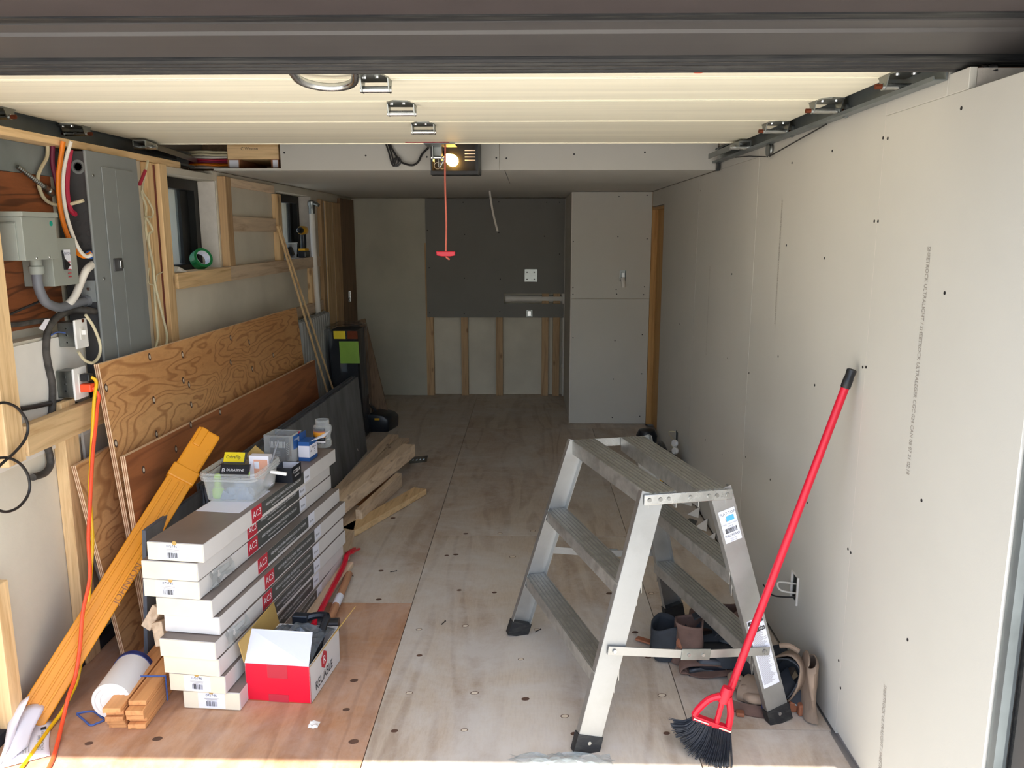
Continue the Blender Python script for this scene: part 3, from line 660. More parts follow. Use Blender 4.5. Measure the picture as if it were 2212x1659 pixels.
MB().tube([wy(1345, 600, 6.655), wy(1346, 610, 6.65), wy(1347, 620, 6.655)], 0.018, 8).build('cable_end', 'white_paper', cb, smooth=True)
p = fl(1058, 412, 1.924); lc = MB().tube([p, wy(1060, 430, p.y), wy(1065, 460, p.y), wy(1071, 485, p.y), wy(1075, 500, p.y)], 0.008, 8)
tag(lc.build('ceiling_light_cable', 'cable_white', smooth=True), 'white electrical cable hanging from the low ceiling drywall', 'cable')
# right wall outlets
p = wx(1718, 1270, 1.0)
o1 = thing('outlet_box', 'cut out outlet hole with curled wires beside the tool belt', 'outlet box', tuple(p - V((0, 0, 0.06))))
steel_box(CUT1, 1.001, 0.07, 0).build('box', 'galv', o1)
MB().box(0.9925, 0.9994, p.y - 0.036, p.y - 0.031, p.z - 0.055, p.z + 0.055).box(0.9925, 0.9994, p.y + 0.031, p.y + 0.036, p.z - 0.055, p.z + 0.055).box(0.994, 0.9995, p.y - 0.031, p.y + 0.031, p.z + 0.051, p.z + 0.055).build('rim', 'drywall_edge', o1)
MB().tube([p + V((0.066, 0.01, 0.0)), p + V((-0.03, 0.03, 0.008)), p + V((-0.05, 0.05, -0.005)), p + V((-0.04, 0.02, -0.022)), p + V((0.066, -0.005, -0.025))], 0.0035, 6).build('white_wire', 'cable_white', o1, smooth=True)
MB().tube([p + V((0.066, -0.01, -0.03)), p + V((-0.04, 0.03, -0.05)), p + V((-0.06, 0.10, -0.07)), p + V((-0.07, 0.16, -0.06))], 0.003, 6).build('black_wire', 'cable_black', o1, smooth=True)
p = wx(1460, 958, 1.0)
o2 = thing('outlet_box', 'white duplex receptacle dangling from its wall hole beyond the ladder', 'outlet', tuple(p - V((0, 0, 0.08))))
steel_box(CUT2, 1.001, 0.07, 0).build('box', 'galv', o2)
c = wx(1460, 965, 0.955)
MB().lathe(c + V((0, 0, 0.022)), (-1, -0.5, 0.2), [(0.022, 0), (0.024, 0.006), (0.022, 0.02)], 12).lathe(c + V((0, -0.02, -0.022)), (-1, -0.5, 0.2), [(0.022, 0), (0.024, 0.006), (0.022, 0.02)], 12).build('receptacle', 'white_plastic', o2, smooth=True)
MB().tube([c + V((0.0, 0.0, 0.02)), p + V((-0.04, 0.05, 0.07)), p + V((0.066, -0.01, 0.07))], 0.0035, 6).tube([c + V((0, 0, -0.02)), p + V((-0.03, -0.02, 0.0)), p + V((0.066, -0.01, 0.03))], 0.0035, 6).build('wire', 'cable_cream', o2, smooth=True)
# ================================================================ LADDER
ld = thing('step_ladder', 'double sided aluminium step ladder with flat top and black feet', 'ladder', (0.40, 2.75, 0))
HT = 0.795
feet = {('n', -1): V((0.185, 2.265, 0)), ('f', -1): V((-0.045, 3.03, 0)), ('n', 1): V((0.845, 2.44, 0)), ('f', 1): V((0.62, 3.20, 0))}
tops = {('n', -1): fl(1411, 1066, HT), ('f', -1): fl(1246, 952, HT), ('n', 1): fl(1556, 1056, HT), ('f', 1): fl(1383, 944, HT)}
axis = (tops['f', -1] - tops['n', -1]).normalized()         # along the treads
acr = V((0, 0, 1)).cross(axis) * -1                          # across, towards +x side
for (e, s), ft in feet.items():
    tp = tops[e, s]; d = (tp - ft).normalized(); sg = 1 if e == 'n' else -1        # sg: outside is -axis for the near frame
    sd = acr - d * acr.dot(d); sd.normalize(); nn = -axis * sg; nn = (nn - d * nn.dot(d) - sd * nn.dot(sd)).normalized()
    tp2 = tp + d * 0.0; ft2 = ft + d * 0.012
    W = 0.078; cen = lambda t: ft2 + (tp2 - ft2) * t
    mb = MB()
    off = sd * (-s) * W / 2                                        # web centred inside the leg outline
    mb.obox(cen(0.5) + off * 0 + nn * 0, (tp2 - ft2) / 2, sd * W / 2, nn * 0.0015)
    for q in (-1, 1): mb.obox(cen(0.5) + sd * q * (W / 2 - 0.001) - nn * 0.012, (tp2 - ft2) / 2, sd * 0.0015, nn * 0.0125)
    leg = mb.build('leg', 'alu', ld)
    fb = MB().obox(ft + d * 0.028, d * 0.029, sd * (W / 2 + 0.004), nn * 0.005).obox(ft + d * 0.028 - nn * 0.014, d * 0.029, sd * (W / 2 + 0.004), nn * 0.012)
    MB().lathe(ft + d * 0.035 + nn * 0.005, nn, [(0.007, 0), (0.006, 0.003)], 10).build('rivet', 'galv_bright', leg)
    fb.build('foot', 'rubber', leg)
    if e == 'n':
        pass
def lerp(a, b, t): return a + (b - a) * t
def tread(s, t, wd, name):
    a = lerp(feet['n', s], tops['n', s], t); b = lerp(feet['f', s], tops['f', s], t)
    d = (b - a).normalized(); sd = d.cross(V((0, 0, 1))).normalized()
    a = a + d * 0.004; b = b - d * 0.004; mid = (a + b) / 2
    mb = MB().obox(mid, (b - a) / 2, sd * wd / 2, V((0, 0, 0.0015)))
    for q in (-1, 1): mb.obox(mid + sd * q * (wd / 2 - 0.0012) - V((0, 0, 0.021)), (b - a) / 2, sd * 0.0013, V((0, 0, 0.021)))
    tr_ = mb.build(name, 'alu_worn', ld)
    for k in range(6):
        MB().obox(mid + sd * (-wd / 2 + wd * (k + 0.5) / 6) + V((0, 0, 0.0022)), (b - a) / 2 * 0.995, sd * 0.0022, V((0, 0, 0.0011))).build('grip_rib', 'alu', tr_)
    if t < 0.95:
        for (p_, q_) in ((a, 1), (b, -1)):
            MB().prism([p_ + d * q_ * 0.003 + sd * (-s) * 0.03, p_ + d * q_ * 0.05 + sd * (-s) * 0.03 - V((0, 0, 0.003)), p_ + d * q_ * 0.004 + sd * (-s) * 0.03 - V((0, 0, 0.085))], sd * 0.0025 * s).build('gusset', 'alu', tr_)
for s in (-1, 1):
    tread(s, 0.315, 0.085, 'step'); tread(s, 0.655, 0.085, 'step')
# top boards: slid towards the middle so that the slot stays between them
for s in (-1, 1):
    a = tops['n', s]; b = tops['f', s]; off = acr * (-s) * 0.030; d = (b - a).normalized(); sd = d.cross(V((0, 0, 1))).normalized(); mid = (a + b) / 2 + off
    mb = MB().obox(mid, (b - a) / 2 * 1.02, sd * 0.049, V((0, 0, 0.0015)))
    for q in (-1, 1): mb.obox(mid + sd * q * 0.0478 - V((0, 0, 0.026)), (b - a) / 2 * 1.02, sd * 0.0013, V((0, 0, 0.026)))
    tb = mb.build('top_board', 'alu_worn', ld)
    for k in range(6): MB().obox(mid + sd * (-0.049 + 0.098 * (k + 0.5) / 6) + V((0, 0, 0.0022)), (b - a) / 2 * 1.01, sd * 0.0026, V((0, 0, 0.0011))).build('grip_rib', 'alu', tb)
for e, sg in (('n', -1), ('f', 1)):
    a = tops[e, -1] + axis * sg * 0.012; b = tops[e, 1] + axis * sg * 0.012; dn = V((0, 0, -0.016))
    hb = MB().beam(a - (b - a).normalized() * 0.035 + dn, b + (b - a).normalized() * 0.035 + dn, 0.004, 0.034).build('hinge_strap', 'galv_bright', ld, bevel=0.0015)
    for t in (-0.08, 0.08, 0.2, 0.52, 0.8, 0.92, 1.08): MB().lathe(lerp(a, b, t) + dn + axis * sg * 0.002, axis * sg, [(0.0075, 0), (0.006, 0.004)], 10).build('rivet', 'galv_bright', hb)
    tq = 0.30 if e == 'n' else 0.34
    a = lerp(feet[e, -1], tops[e, -1], tq + 0.10) + axis * sg * 0.01; b = lerp(feet[e, 1], tops[e, 1], tq + 0.02) + axis * sg * 0.01
    m_ = lerp(a, b, 0.53) + V((0, 0, -0.012))
    a2 = a - (m_ - a).normalized() * 0.02; b2 = b + (b - m_).normalized() * 0.02
    sb = MB().beam(a2, m_, 0.004, 0.028).beam(m_, b2, 0.004, 0.028).build('spreader', 'alu', ld)
    MB().beam(m_ - (m_ - a).normalized() * 0.05 + axis * sg * 0.004, m_ + (b - m_).normalized() * 0.05 + axis * sg * 0.004, 0.004, 0.038).build('joint_plate', 'galv', sb, bevel=0.001)
    for q in (a, m_ - (m_ - a).normalized() * 0.025, m_ + (b - m_).normalized() * 0.025, b): MB().lathe(q + axis * sg * 0.004, axis * sg, [(0.007, 0), (0.006, 0.004)], 10).build('rivet', 'galv_bright', sb)
# stickers on the near right leg
ft, tp = feet['n', 1], tops['n', 1]; d = (tp - ft).normalized(); sd = acr - d * acr.dot(d); sd.normalize(); nn = -axis; nn = (nn - d * nn.dot(d) - sd * nn.dot(sd)).normalized()
L_ = (tp - ft).length
def sticker(t0, t1, name):
    c = ft + d * L_ * (t0 + t1) / 2 + nn * 0.0022
    return MB().obox(c, d * L_ * (t1 - t0) / 2, sd * 0.030, nn * 0.0003).build(name, 'label_white', ld, bevel=0.0), c + nn * 0.0003
st, c = sticker(0.785, 0.915, 'sticker')
hl = L_ * 0.13
def line(par, s, dy, size, m='print_dark', sx=1.0): txt(s, size, c + d * dy, sd, d, m, par, sx=sx, th=0.0004)
line(st, 'FLAT-TOP', hl * 0.38, 0.0125); line(st, 'SAW', hl * 0.18, 0.012); MB().obox(c + d * hl * 0.22 + sd * 0.006 + nn * 0.0006, d * 0.0085, sd * 0.014, nn * 0.0003).build('blue_tape', 'tape_blue', st)
line(st, 'WALLBOARD', -hl * 0.30, 0.0115, sx=0.8); line(st, 'MODEL WITH A WORLD', hl * 0.06, 0.005)
line(st, 'TYPE II', hl * -0.02, 0.006)
bc = MB()
for k in range(12): bc.obox(c - d * hl * 0.14 + sd * (-0.02 + k * 0.0036) + nn * 0.0006, d * 0.008, sd * random.choice((0.0006, 0.001, 0.0014)), nn * 0.0002)
bc.build('barcode', 'print_dark', st)
for k in range(2): line(st, 'TOOLS LTD', -hl * (0.40 + 0.06 * k), 0.0045)
st, c = sticker(0.165, 0.455, 'safety_sticker')
hl = L_ * 0.29
for (dy, s) in ((0.455, 'NOTICE'), (0.335, 'SAFETY FIRST')):
    MB().obox(c + d * hl * dy + nn * 0.0005, d * 0.0065, sd * 0.028, nn * 0.0002).build('black_bar', 'print_dark', st); txt(s, 0.0105, c + d * hl * dy + nn * 0.0004, sd, d, 'white_print', st, th=0.0006)
ln = MB(); k = 0
dy = 0.42
while dy > -0.45:
    if abs(dy - 0.335) > 0.035 and abs(dy - 0.455) > 0.03:
        wd = random.uniform(0.6, 1.0) * 0.026
        ln.obox(c + d * hl * dy + sd * (-0.026 + wd) + nn * 0.0005, d * 0.00045, sd * wd, nn * 0.0002)
    dy -= 0.0135
ln.build('fine_print', 'print_grey', st)
# ================================================================ BROOM
T = wx(1841, 797, 0.978); B = fl(1569, 1512, 0.135); 
br = thing('broom', 'red handled angle broom with black bristles leaning on the drywall', 'broom', (0.52, 2.27, 0))
dh = (T - B).normalized()
MB().lathe(B, dh, [(0.0125, 0), (0.0125, (T - B).length - 0.06)], 14).build('handle', 'red_plastic', br, smooth=True)
MB().lathe(T - dh * 0.062, dh, [(0.0125, 0), (0.015, 0.004), (0.015, 0.03), (0.0135, 0.035), (0.015, 0.058), (0.010, 0.062)], 14).build('hanger_cap', 'black_plastic', br, smooth=True)
Yh = B.y - 0.05
def hp(x, y, dy=0.0): p_ = wy(x, y, Yh); return V((p_.x, Yh + dy, p_.z))
e0, e1 = hp(1497, 1547), hp(1577, 1576)          # lower edge of the head
n0 = hp(1556, 1503); n1 = hp(1574, 1505)
hb = MB()
def bar(a, b, w_): hb.beam(a, b, 0.022, w_, (0, 0, 1))
bar(e0, e1, 0.016)
hb.tube([n0, lerp(n0, e0, 0.35) + V((-0.006, 0, 0.012)), lerp(n0, e0, 0.75) + V((-0.004, 0, 0.008)), e0 + V((0.004, 0, 0.004))], 0.011, 8)
hb.tube([n1, lerp(n1, e1, 0.5) + V((0.004, 0, 0)), e1 + V((-0.006, 0, 0.004))], 0.011, 8)
hb.tube([lerp(n0, n1, 0.4), lerp(e0, e1, 0.62)], 0.009, 8, 0)
hb.build('head', 'red_plastic', br, smooth=True)
MB().lathe(lerp(n0, n1, 0.5) - dh * 0.02, dh, [(0.016, 0), (0.018, 0.03), (0.016, 0.05)], 14).build('collar', 'red_plastic', br, smooth=True)
MB().beam(e0 + V((0, -0.013, 0)), lerp(e0, e1, 0.4) + V((0, -0.013, 0)), 0.003, 0.004).build('chrome_strip', 'galv_bright', br)
MB().beam(lerp(e0, e1, 0.68) + V((0, -0.013, 0)), e1 + V((0, -0.013, 0)), 0.003, 0.005).build('chrome_strip', 'galv_bright', br)
bt = MB(); fl0 = [wy(1449, 1562, Yh - 0.01), wy(1465, 1592, Yh - 0.02), wy(1490, 1622, Yh - 0.04), fl(1522, 1640, 0.008), fl(1550, 1652, 0.004), fl(1576, 1650, 0.004)]
for k in range(620):
    t = random.random(); r = random.uniform(-0.011, 0.011); a = lerp(e0, e1, t) + V((0, r, -0.006))
    u = t * 5; i = min(int(u), 4); g_ = lerp(fl0[i], fl0[i + 1], u - i); g_ = V((g_.x + random.uniform(-0.008, 0.008), g_.y + r * 2.2, max(0.002, g_.z + random.uniform(-0.004, 0.012))))
    m_ = lerp(a, g_, 0.5) + V((0.006 * (1 - t), 0, -0.012 * (1 - t)))
    bt.tube([a, m_, g_], 0.0017, 3, 2, r1=0.0010)
tag(bt.build('bristles', 'bristle', br), kind='stuff')
# crumpled plastic at the foot of the ladder
def crumple(name, label, cat, c, rx, ry, h, m, n=14):
    rows = []
    for i in range(n):
        row = []
        for k in range(n):
            u = i / (n - 1) * 2 - 1; v = k / (n - 1) * 2 - 1; e_ = max(0, 1 - max(u * u, v * v) ** 2)
            row.append(V(c) + V((u * rx * random.uniform(0.85, 1.1), v * ry * random.uniform(0.85, 1.1), 0.001 + e_ * h * random.uniform(0.1, 1.0))))
        rows.append(row)
    return tag(MB().grid(rows).build(name, m), label, cat)
crumple('crumpled_film', 'crumpled clear plastic film on the floor at the ladder foot', 'plastic film', fl(1215, 1640) + V((0.0, -0.03, 0)), 0.16, 0.05, 0.03, 'bag_clear')
crumple('torn_scrap', 'small crumpled white scrap on the bare plywood floor', 'scrap', fl(678, 1566), 0.018, 0.02, 0.012, 'white_paper', 6)
for i, (x, y, a_) in enumerate(((850, 1234, 0.4), (760, 1242, 2.2), (958, 1345, 1.2), (1162, 1362, 0.8))):
    c = fl(x, y, 0.003); dv = V((math.cos(a_), math.sin(a_), 0))
    tag(MB().tube([c - dv * 0.016, c + dv * 0.016], 0.0022, 6, 0).lathe(c + dv * 0.014, dv, [(0.003, 0), (0.003, 0.003)], 8).build('loose_nail', 'screw_dark'), ('small dark screw lying on the open floor between boxes and ladder', 'small dark screw lying by the crowbar claw', 'small dark screw lying on the floor in line with the ladder step', 'small dark screw lying right beside the ladder foot')[i], 'nail', 'loose fasteners on the floor')
# ================================================================ ELECTRICAL THINGS ON THE LEFT WALL
def c3(u, v): return (u / 3.95, 280 + v / 3.95)
def c4(u, v): return (u / 3.457, 640 + v / 3.457)
def c5(u, v): return (300 + u / 3.606, 300 + v / 3.606)
PX = -1.62
y0 = wx(200, 500, PX).y; y1 = wx(308, 500, PX).y; zt = 1.893
bp = thing('breaker_panel', 'tall grey electrical breaker panel with a hinged door and latch', 'breaker panel', (-1.68, 3.2, 0.95))
MB().box(-1.746, PX - 0.011, y0 + 0.014, y1 - 0.012, 1.245, zt).box(-1.6985, PX - 0.011, y0 + 0.014, y1 - 0.012, 0.95, 1.245).build('cabinet', 'panel_dark', bp)
MB().box(PX - 0.0105, PX, y0, y1, 0.945, zt + 0.004).build('cover', 'panel_grey', bp, bevel=0.004)
a = wx(216, 352, PX).y; b = wx(283, 362, PX).y
dr = MB().box(PX, PX + 0.005, a, b, 1.0, 1.845).build('door', 'panel_grey', bp, bevel=0.003)
m_ = a + (b - a) * 0.42
MB().box(PX + 0.005, PX + 0.0065, m_ - 0.002, m_ + 0.002, 1.01, 1.835).build('door_crease', 'panel_grey', dr)
l = wx(252, 570, PX)
MB().box(PX + 0.005, PX + 0.010, l.y - 0.035, l.y + 0.03, l.z - 0.028, l.z + 0.022).build('latch_recess', 'panel_dark', dr, bevel=0.003)
MB().box(PX + 0.010, PX + 0.016, l.y + 0.002, l.y + 0.024, l.z - 0.018, l.z + 0.014).build('latch', 'galv_bright', dr, bevel=0.002)
for (x, y) in ((201, 379), (224, 602)):
    MB().lathe(wx(x, y, PX), (1, 0, 0), [(0.006, 0), (0.005, 0.003)], 8).build('screw', 'galv', bp)
YP = y0 + 0.014
for (u, v, r) in ((668, 318, 0.026), (668, 318, 0.017), (740, 720, 0.012), (665, 805, 0.011), (750, 805, 0.012), (670, 890, 0.011), (760, 890, 0.012), (685, 975, 0.011), (772, 975, 0.012), (795, 1225, 0.014)):
    MB().lathe(wy(*c3(u, v), YP), (0, -1, 0), [(r, 0), (r, 0.0025), (r * 0.8, 0.0025), (r * 0.8, 0.0008)], 16).build('knockout', 'panel_grey' if r > 0.02 else 'panel_dark', bp, smooth=False)
q0 = wy(*c3(690, 1285), YP); q1 = wy(*c3(850, 1470), YP)
MB().box(q0.x, min(q1.x, PX - 0.012), YP - 0.01, YP - 0.0005, q1.z, q0.z).build('side_plate', 'panel_grey', bp, bevel=0.002)
MB().lathe(wy(*c3(757, 1360), YP - 0.01), (0, -1, 0), [(0.008, 0), (0.006, 0.005)], 10).build('screw', 'galv_bright', bp)
# rain hood junction box
p0 = wx(56, 563, -1.60); p1 = wx(118, 462, -1.60)
jb = thing('junction_box', 'large grey metal junction box with a hooded lid and green dot', 'electrical box', (-1.67, p0.y, p0.z))
MB().box(-1.747, -1.60, p0.y, p1.y, p0.z, p1.z - 0.012).build('body', 'box_grey', jb, bevel=0.002)
MB().box(-1.747, -1.592, p0.y - 0.006, p1.y + 0.006, p1.z - 0.012, p1.z + 0.004).build('lid', 'box_grey', jb, bevel=0.002)
MB().box(-1.747, -1.62, p0.y - 0.005, p0.y - 0.0003, p0.z + 0.002, p1.z - 0.03).build('side_panel', 'box_grey', jb, bevel=0.001)
MB().box(-1.747, -1.622, p0.y - 0.008, p0.y - 0.005, p1.z - 0.042, p1.z - 0.034).build('lip', 'box_grey', jb)
MB().box(-1.747, -1.742, p0.y - 0.05, p0.y + 0.1, p1.z + 0.004, p1.z + 0.045).build('mounting_tab', 'box_grey', jb, bevel=0.002)
MB().disc(wx(*(110, 483), -1.60), (1, 0, 0), 0.009, 0.001, 12).build('green_sticker', 'green_dot', jb)
for (x, y) in ((79, 557), (107, 555)): MB().lathe(wx(x, y, -1.60), (1, 0, 0), [(0.004, 0), (0.003, 0.002)], 8).build('screw', 'galv_bright', jb)
q0 = wx(119, 619, -1.64); q1 = wx(162, 514, -1.64)
ds = thing('disconnect_switch', 'small grey breaker disconnect with a white rating label and black toggle', 'electrical box', (-1.69, q0.y, q0.z))
MB().box(-1.747, -1.64, q0.y, q1.y, q0.z, q1.z).build('body', 'box_grey', ds, bevel=0.002)
MB().disc(wy(96, 603, q0.y), (0, -1, 0), 0.017, 0.001, 14).build('knockout', 'box_grey', ds)
g0 = wx(*c3(540, 1025), -1.639); g1 = wx(*c3(608, 1190), -1.639)
sw = MB().box(-1.6398, -1.637, g0.y, g1.y, g1.z, g0.z).build('rating_label', 'label_white', ds)
txt('EATON', 0.014, (-1.637, (g0.y + g1.y) / 2, g0.z - 0.014), (0, 1, 0), (0, 0, 1), 'lid_blue', sw, sx=0.8)
lnb = MB()
for k in range(5): lnb.box(-1.637, -1.6366, g0.y + 0.012, g1.y - 0.005, g0.z - 0.045 - k * 0.013, g0.z - 0.042 - k * 0.013)
lnb.build('fine_print', 'label_red', sw)
MB().prism([wx(*c3(522, 1030), -1.639), wx(*c3(540, 1100), -1.639), wx(*c3(588, 1150), -1.639), wx(*c3(565, 1195), -1.639), wx(*c3(545, 1195), -1.639)], (0.006, 0, 0)).build('toggle', 'black_plastic', ds)
# conduit elbow
cp = [wx(79, 585, -1.665), wx(82, 615, -1.665), wx(92, 642, -1.67), wx(104, 656, -1.67), wy(130, 664, 2.86), wy(160, 656, 2.94), wy(188, 650, YP - 0.012)]
cnd = thing('conduit', 'grey flexible conduit curving from the junction box to the breaker panel', 'conduit', tuple(cp[3]))
MB().tube(cp, 0.0165, 12).build('tube', 'conduit_grey', cnd, smooth=True)
t0 = cp[0]
MB().lathe((t0.x, t0.y, t0.z - 0.012), (0, 0, 1), [(0.020, 0), (0.024, 0.006), (0.024, 0.026), (0.019, 0.03), (0.019, p0.z - t0.z + 0.011)], 16).build('fitting', 'box_grey', cnd, smooth=True)
MB().lathe(cp[-1] + V((-0.006, -0.012, 0)), (0.2, 1, 0), [(0.022, 0), (0.022, 0.020)], 14).build('fitting', 'conduit_grey', cnd, smooth=True)
def cabp(x, y, yy=2.975, xm=-1.735):
    p = wy(x, y, yy)
    return p if p.x > xm else wx(x, y, xm)
def cable(name, label, P, r, m, cat='cable', n=8, **k):
    return tag(MB().tube(P, r, n, 5).build(name, m, smooth=True, **k), label, cat)
K3 = lambda L, yy=2.975: [cabp(*c3(u, v), yy) for u, v in L]
cable('electrical_cable', 'cream cable looping over the brown backer board into the panel', K3([(405, 100), (402, 230), (345, 340), (322, 430), (365, 570), (450, 635), (560, 642), (650, 622), (712, 605)], 2.985), 0.0065, 'cable_cream')
cable('electrical_cable', 'maroon cable hanging behind the orange cable beside the panel', K3([(452, 100), (448, 280), (470, 400), (505, 540), (560, 640), (640, 715)], 2.99), 0.008, 'cable_maroon')
cable('electrical_cable', 'orange cable curving down into the blue bushing of the panel', K3([(540, 100), (517, 260), (497, 450), (520, 700), (572, 890), (640, 1030), (712, 1080), (778, 1058)], 2.955), 0.0085, 'cable_orange')
cable('electrical_cable', 'white cable curving beside the orange cable into the panel', K3([(606, 100), (555, 290), (537, 480), (562, 700), (622, 900), (682, 1030), (738, 1082), (785, 1068)], 2.935), 0.0065, 'cable_white')
cable('electrical_cable', 'bright red cable bending into the side of the panel', K3([(604, 170), (580, 330), (572, 520), (598, 670), (628, 715), (650, 720)], 2.985), 0.009, 'cable_red')
MB_b = MB().lathe(wy(*c3(780, 1068), YP - 0.001), (0, -1, 0), [(0.016, 0), (0.016, 0.012)], 14); MB_b.build('bushing', 'blue_plastic', bp, smooth=True)
cable('service_cable', 'thick white cable sweeping down from the panel side behind the conduit', [wy(*c3(790, 1150), YP - 0.004), wy(*c3(735, 1200), 2.98), wy(*c3(690, 1300), 2.96), wy(*c3(640, 1420), 2.93), wy(*c3(570, 1500), 2.90), wx(*c3(480, 1560), -1.71)], 0.014, 'cable_white', n=10)
sp = thing('armored_cable', 'short spiral armored cable with a steel connector on the backer board', 'cable', tuple(wx(*c3(260, 400), -1.745)))
A = wx(*c3(148, 315), -1.737); B = wx(*c3(372, 485), -1.727)
mb = MB(); dA = (B - A).normalized(); LA = (B - A).length
mb.lathe(A, dA, [(0.0085 if k % 2 else 0.0065, LA * k / 30) for k in range(31)], 12).build('spiral_armor', 'galv', sp, smooth=False)
MB().lathe(B, dA, [(0.012, 0), (0.012, 0.02), (0.010, 0.024), (0.014, 0.028), (0.014, 0.05), (0.008, 0.05)], 14).build('connector', 'galv', sp, smooth=True)
# dark cable trunk below
K4 = lambda L, X=-1.683: [wx(*c4(u, v), X) for u, v in L]
cable('cable_trunk', 'thick dusty black cable trunk running down the wall from the panel', [wy(*c4(712, 112), YP - 0.004), wy(*c4(640, 104), 2.97)] + K4([(540, 108), (450, 140), (385, 200), (355, 270), (345, 400), (362, 520), (390, 650), (392, 780), (385, 870), (355, 960), (338, 1010), (350, 1100), (372, 1190), (376, 1260), (335, 1320), (245, 1352)]), 0.0125, 'cable_dusty', n=10)
cable('branch_cable', 'black cable running level across the cable trunk', K4([(145, 842), (250, 825), (370, 800), (470, 790), (560, 805), (690, 832)], -1.684), 0.009, 'cable_black')
cable('branch_cable', 'black cable running level from the corner post to the trunk top', K4([(40, 215), (150, 208), (260, 190), (360, 180)], -1.685), 0.009, 'cable_dusty')
cable('branch_cable', 'thin dark wire strung slanting below the junction box', K4([(50, 145), (200, 80), (360, 10)], -1.69), 0.0045, 'cable_black')
tgp = [wx(*c4(*q), -1.668) for q in ((335, 172), (370, 168), (325, 258), (288, 240))]
tag(MB().prism(tgp, (0.002, 0, 0)).build('paper_tag', 'paper'), 'small white paper tag tied on the black cable', 'tag')
cable('jumper_wire', 'thin blue wires poking from the cable trunk by the switch', K4([(385, 290), (430, 268), (490, 275), (540, 280)], -1.665) , 0.0025, 'strap_blue', n=6)
def device(name, label, cat, pl):
    c = [wx(*c4(u, v), -1.622) for u, v in pl]; yy0 = c[0].y; yy1 = c[1].y; zz0 = c[2].z; zz1 = c[0].z
    t = thing(name, label, cat, (-1.66, (yy0 + yy1) / 2, zz0))
    MB().box(-1.691, -1.63, yy0 + 0.006, yy1 - 0.006, zz0 + 0.008, zz1 - 0.008).build('box', 'galv', t, bevel=0.003)
    MB().box(-1.63, -1.622, yy0, yy1, zz0, zz1).build('cover_plate', 'white_plastic', t, bevel=0.003)
    for k in range(3): MB().lathe((-1.66, yy0 + 0.006, zz1 - 0.03 - 0.025 * k), (0, -1, 0), [(0.0045, 0), (0.0045, 0.0015), (0.003, 0.0015), (0.003, 0.0)], 10).build('box_knockout', 'galv', t)
    return t, (yy0 + yy1) / 2, (zz0 + zz1) / 2
t, ym, zm = device('light_switch', 'white toggle light switch on a steel box beside the panel', 'switch', ((557, 180), (648, 175), (600, 392)))
MB().box(-1.622, -1.606, ym - 0.006, ym + 0.006, zm - 0.004, zm + 0.014).build('toggle', 'white_plastic', t, bevel=0.002)
MB().box(-1.622, -1.620, ym - 0.012, ym + 0.012, zm - 0.022, zm + 0.024).build('toggle_frame', 'white_paper', t)
MB().box(-1.622, -1.6212, ym + 0.005, ym + 0.02, zm + 0.04, zm + 0.052).build('red_sticker', 'rust', t)
t, ym, zm = device('wall_receptacle', 'white wall receptacle on a steel box with plugs in it', 'outlet', ((546, 545), (645, 540), (610, 765)))
MB().box(-1.622, -1.6195, ym - 0.016, ym + 0.016, zm - 0.035, zm + 0.035).build('receptacle_face', 'white_paper', t)
pl = wx(*c4(650, 690), -1.60)
og = thing('extension_cord', 'orange extension cord plugged in and hanging to the floor', 'extension cord', tuple(fl(105, 1655)))
MB().box(-1.6194, -1.580, ym - 0.018, ym + 0.018, zm - 0.032, zm - 0.002).build('plug', 'cord_orange', og, bevel=0.004)
c8 = lambda u, v: (u / 2.967, 1100 + v / 2.967)
def drop(L):     # hanging cord: slides from the wall plane forward to the floor
    out = []
    for (x, y, Xp) in L: out.append(wx(x, y, Xp))
    return out
og_p = [V((-1.582, ym, zm - 0.017)), V((-1.565, ym + 0.005, zm - 0.05))] + drop([(210, 880, -1.565), (207, 918, -1.563), (200, 987, -1.56), (194, 1100, -1.55), (191, 1167, -1.54), (194, 1248, -1.53), (179, 1322, -1.53)]) + \
       [wx(172, 1403, -1.53), wx(162, 1464, -1.53), wx(148, 1504, -1.525), fl(136, 1555, 0.03), fl(124, 1606, 0.008), fl(114, 1640, 0.007), fl(104, 1662, 0.007), fl(96, 1690, 0.007)]
MB().tube(og_p, 0.0065, 8, 5).build('cord', 'cord_orange', og, smooth=True)
yl = thing('extension_cord', 'yellow extension cord hanging beside the orange cord', 'extension cord', tuple(fl(111, 1565)))
MB().box(-1.6194, -1.585, ym - 0.012, ym + 0.02, zm + 0.006, zm + 0.034).build('plug', 'black_plastic', yl, bevel=0.004)
yl_p = [V((-1.588, ym + 0.005, zm + 0.02)), V((-1.573, ym + 0.012, zm + 0.0))] + drop([(203, 870, -1.572), (197, 987, -1.57), (194, 1060, -1.565), (198, 1130, -1.56), (200, 1175, -1.555), (194, 1262, -1.55), (184, 1370, -1.55)]) + \
       [wx(168, 1464, -1.55), wx(153, 1501, -1.55), fl(132, 1540, 0.02), fl(111, 1568, 0.007), fl(85, 1605, 0.007), fl(60, 1640, 0.007), fl(42, 1665, 0.007)]
MB().tube(yl_p, 0.0062, 8, 5).build('cord', 'cord_yellow', yl, smooth=True)
cable('appliance_cable', 'pale grey cable looping below the light switch in front of the panel', [wx(*c4(u, v), -1.598) for u, v in ((640, 140), (700, 230), (745, 350), (742, 440), (695, 497), (630, 475), (585, 412))], 0.0055, 'cable_cream')
cable('coax_cable', 'thin black cable hanging in big loops beside the corner post', [wx(*c4(u, v), -1.608) for u, v in ((-60, 830), (0, 797), (60, 800), (130, 835), (195, 920), (208, 1000), (180, 1080), (110, 1165), (30, 1235), (-40, 1300))], 0.0045, 'cable_black')
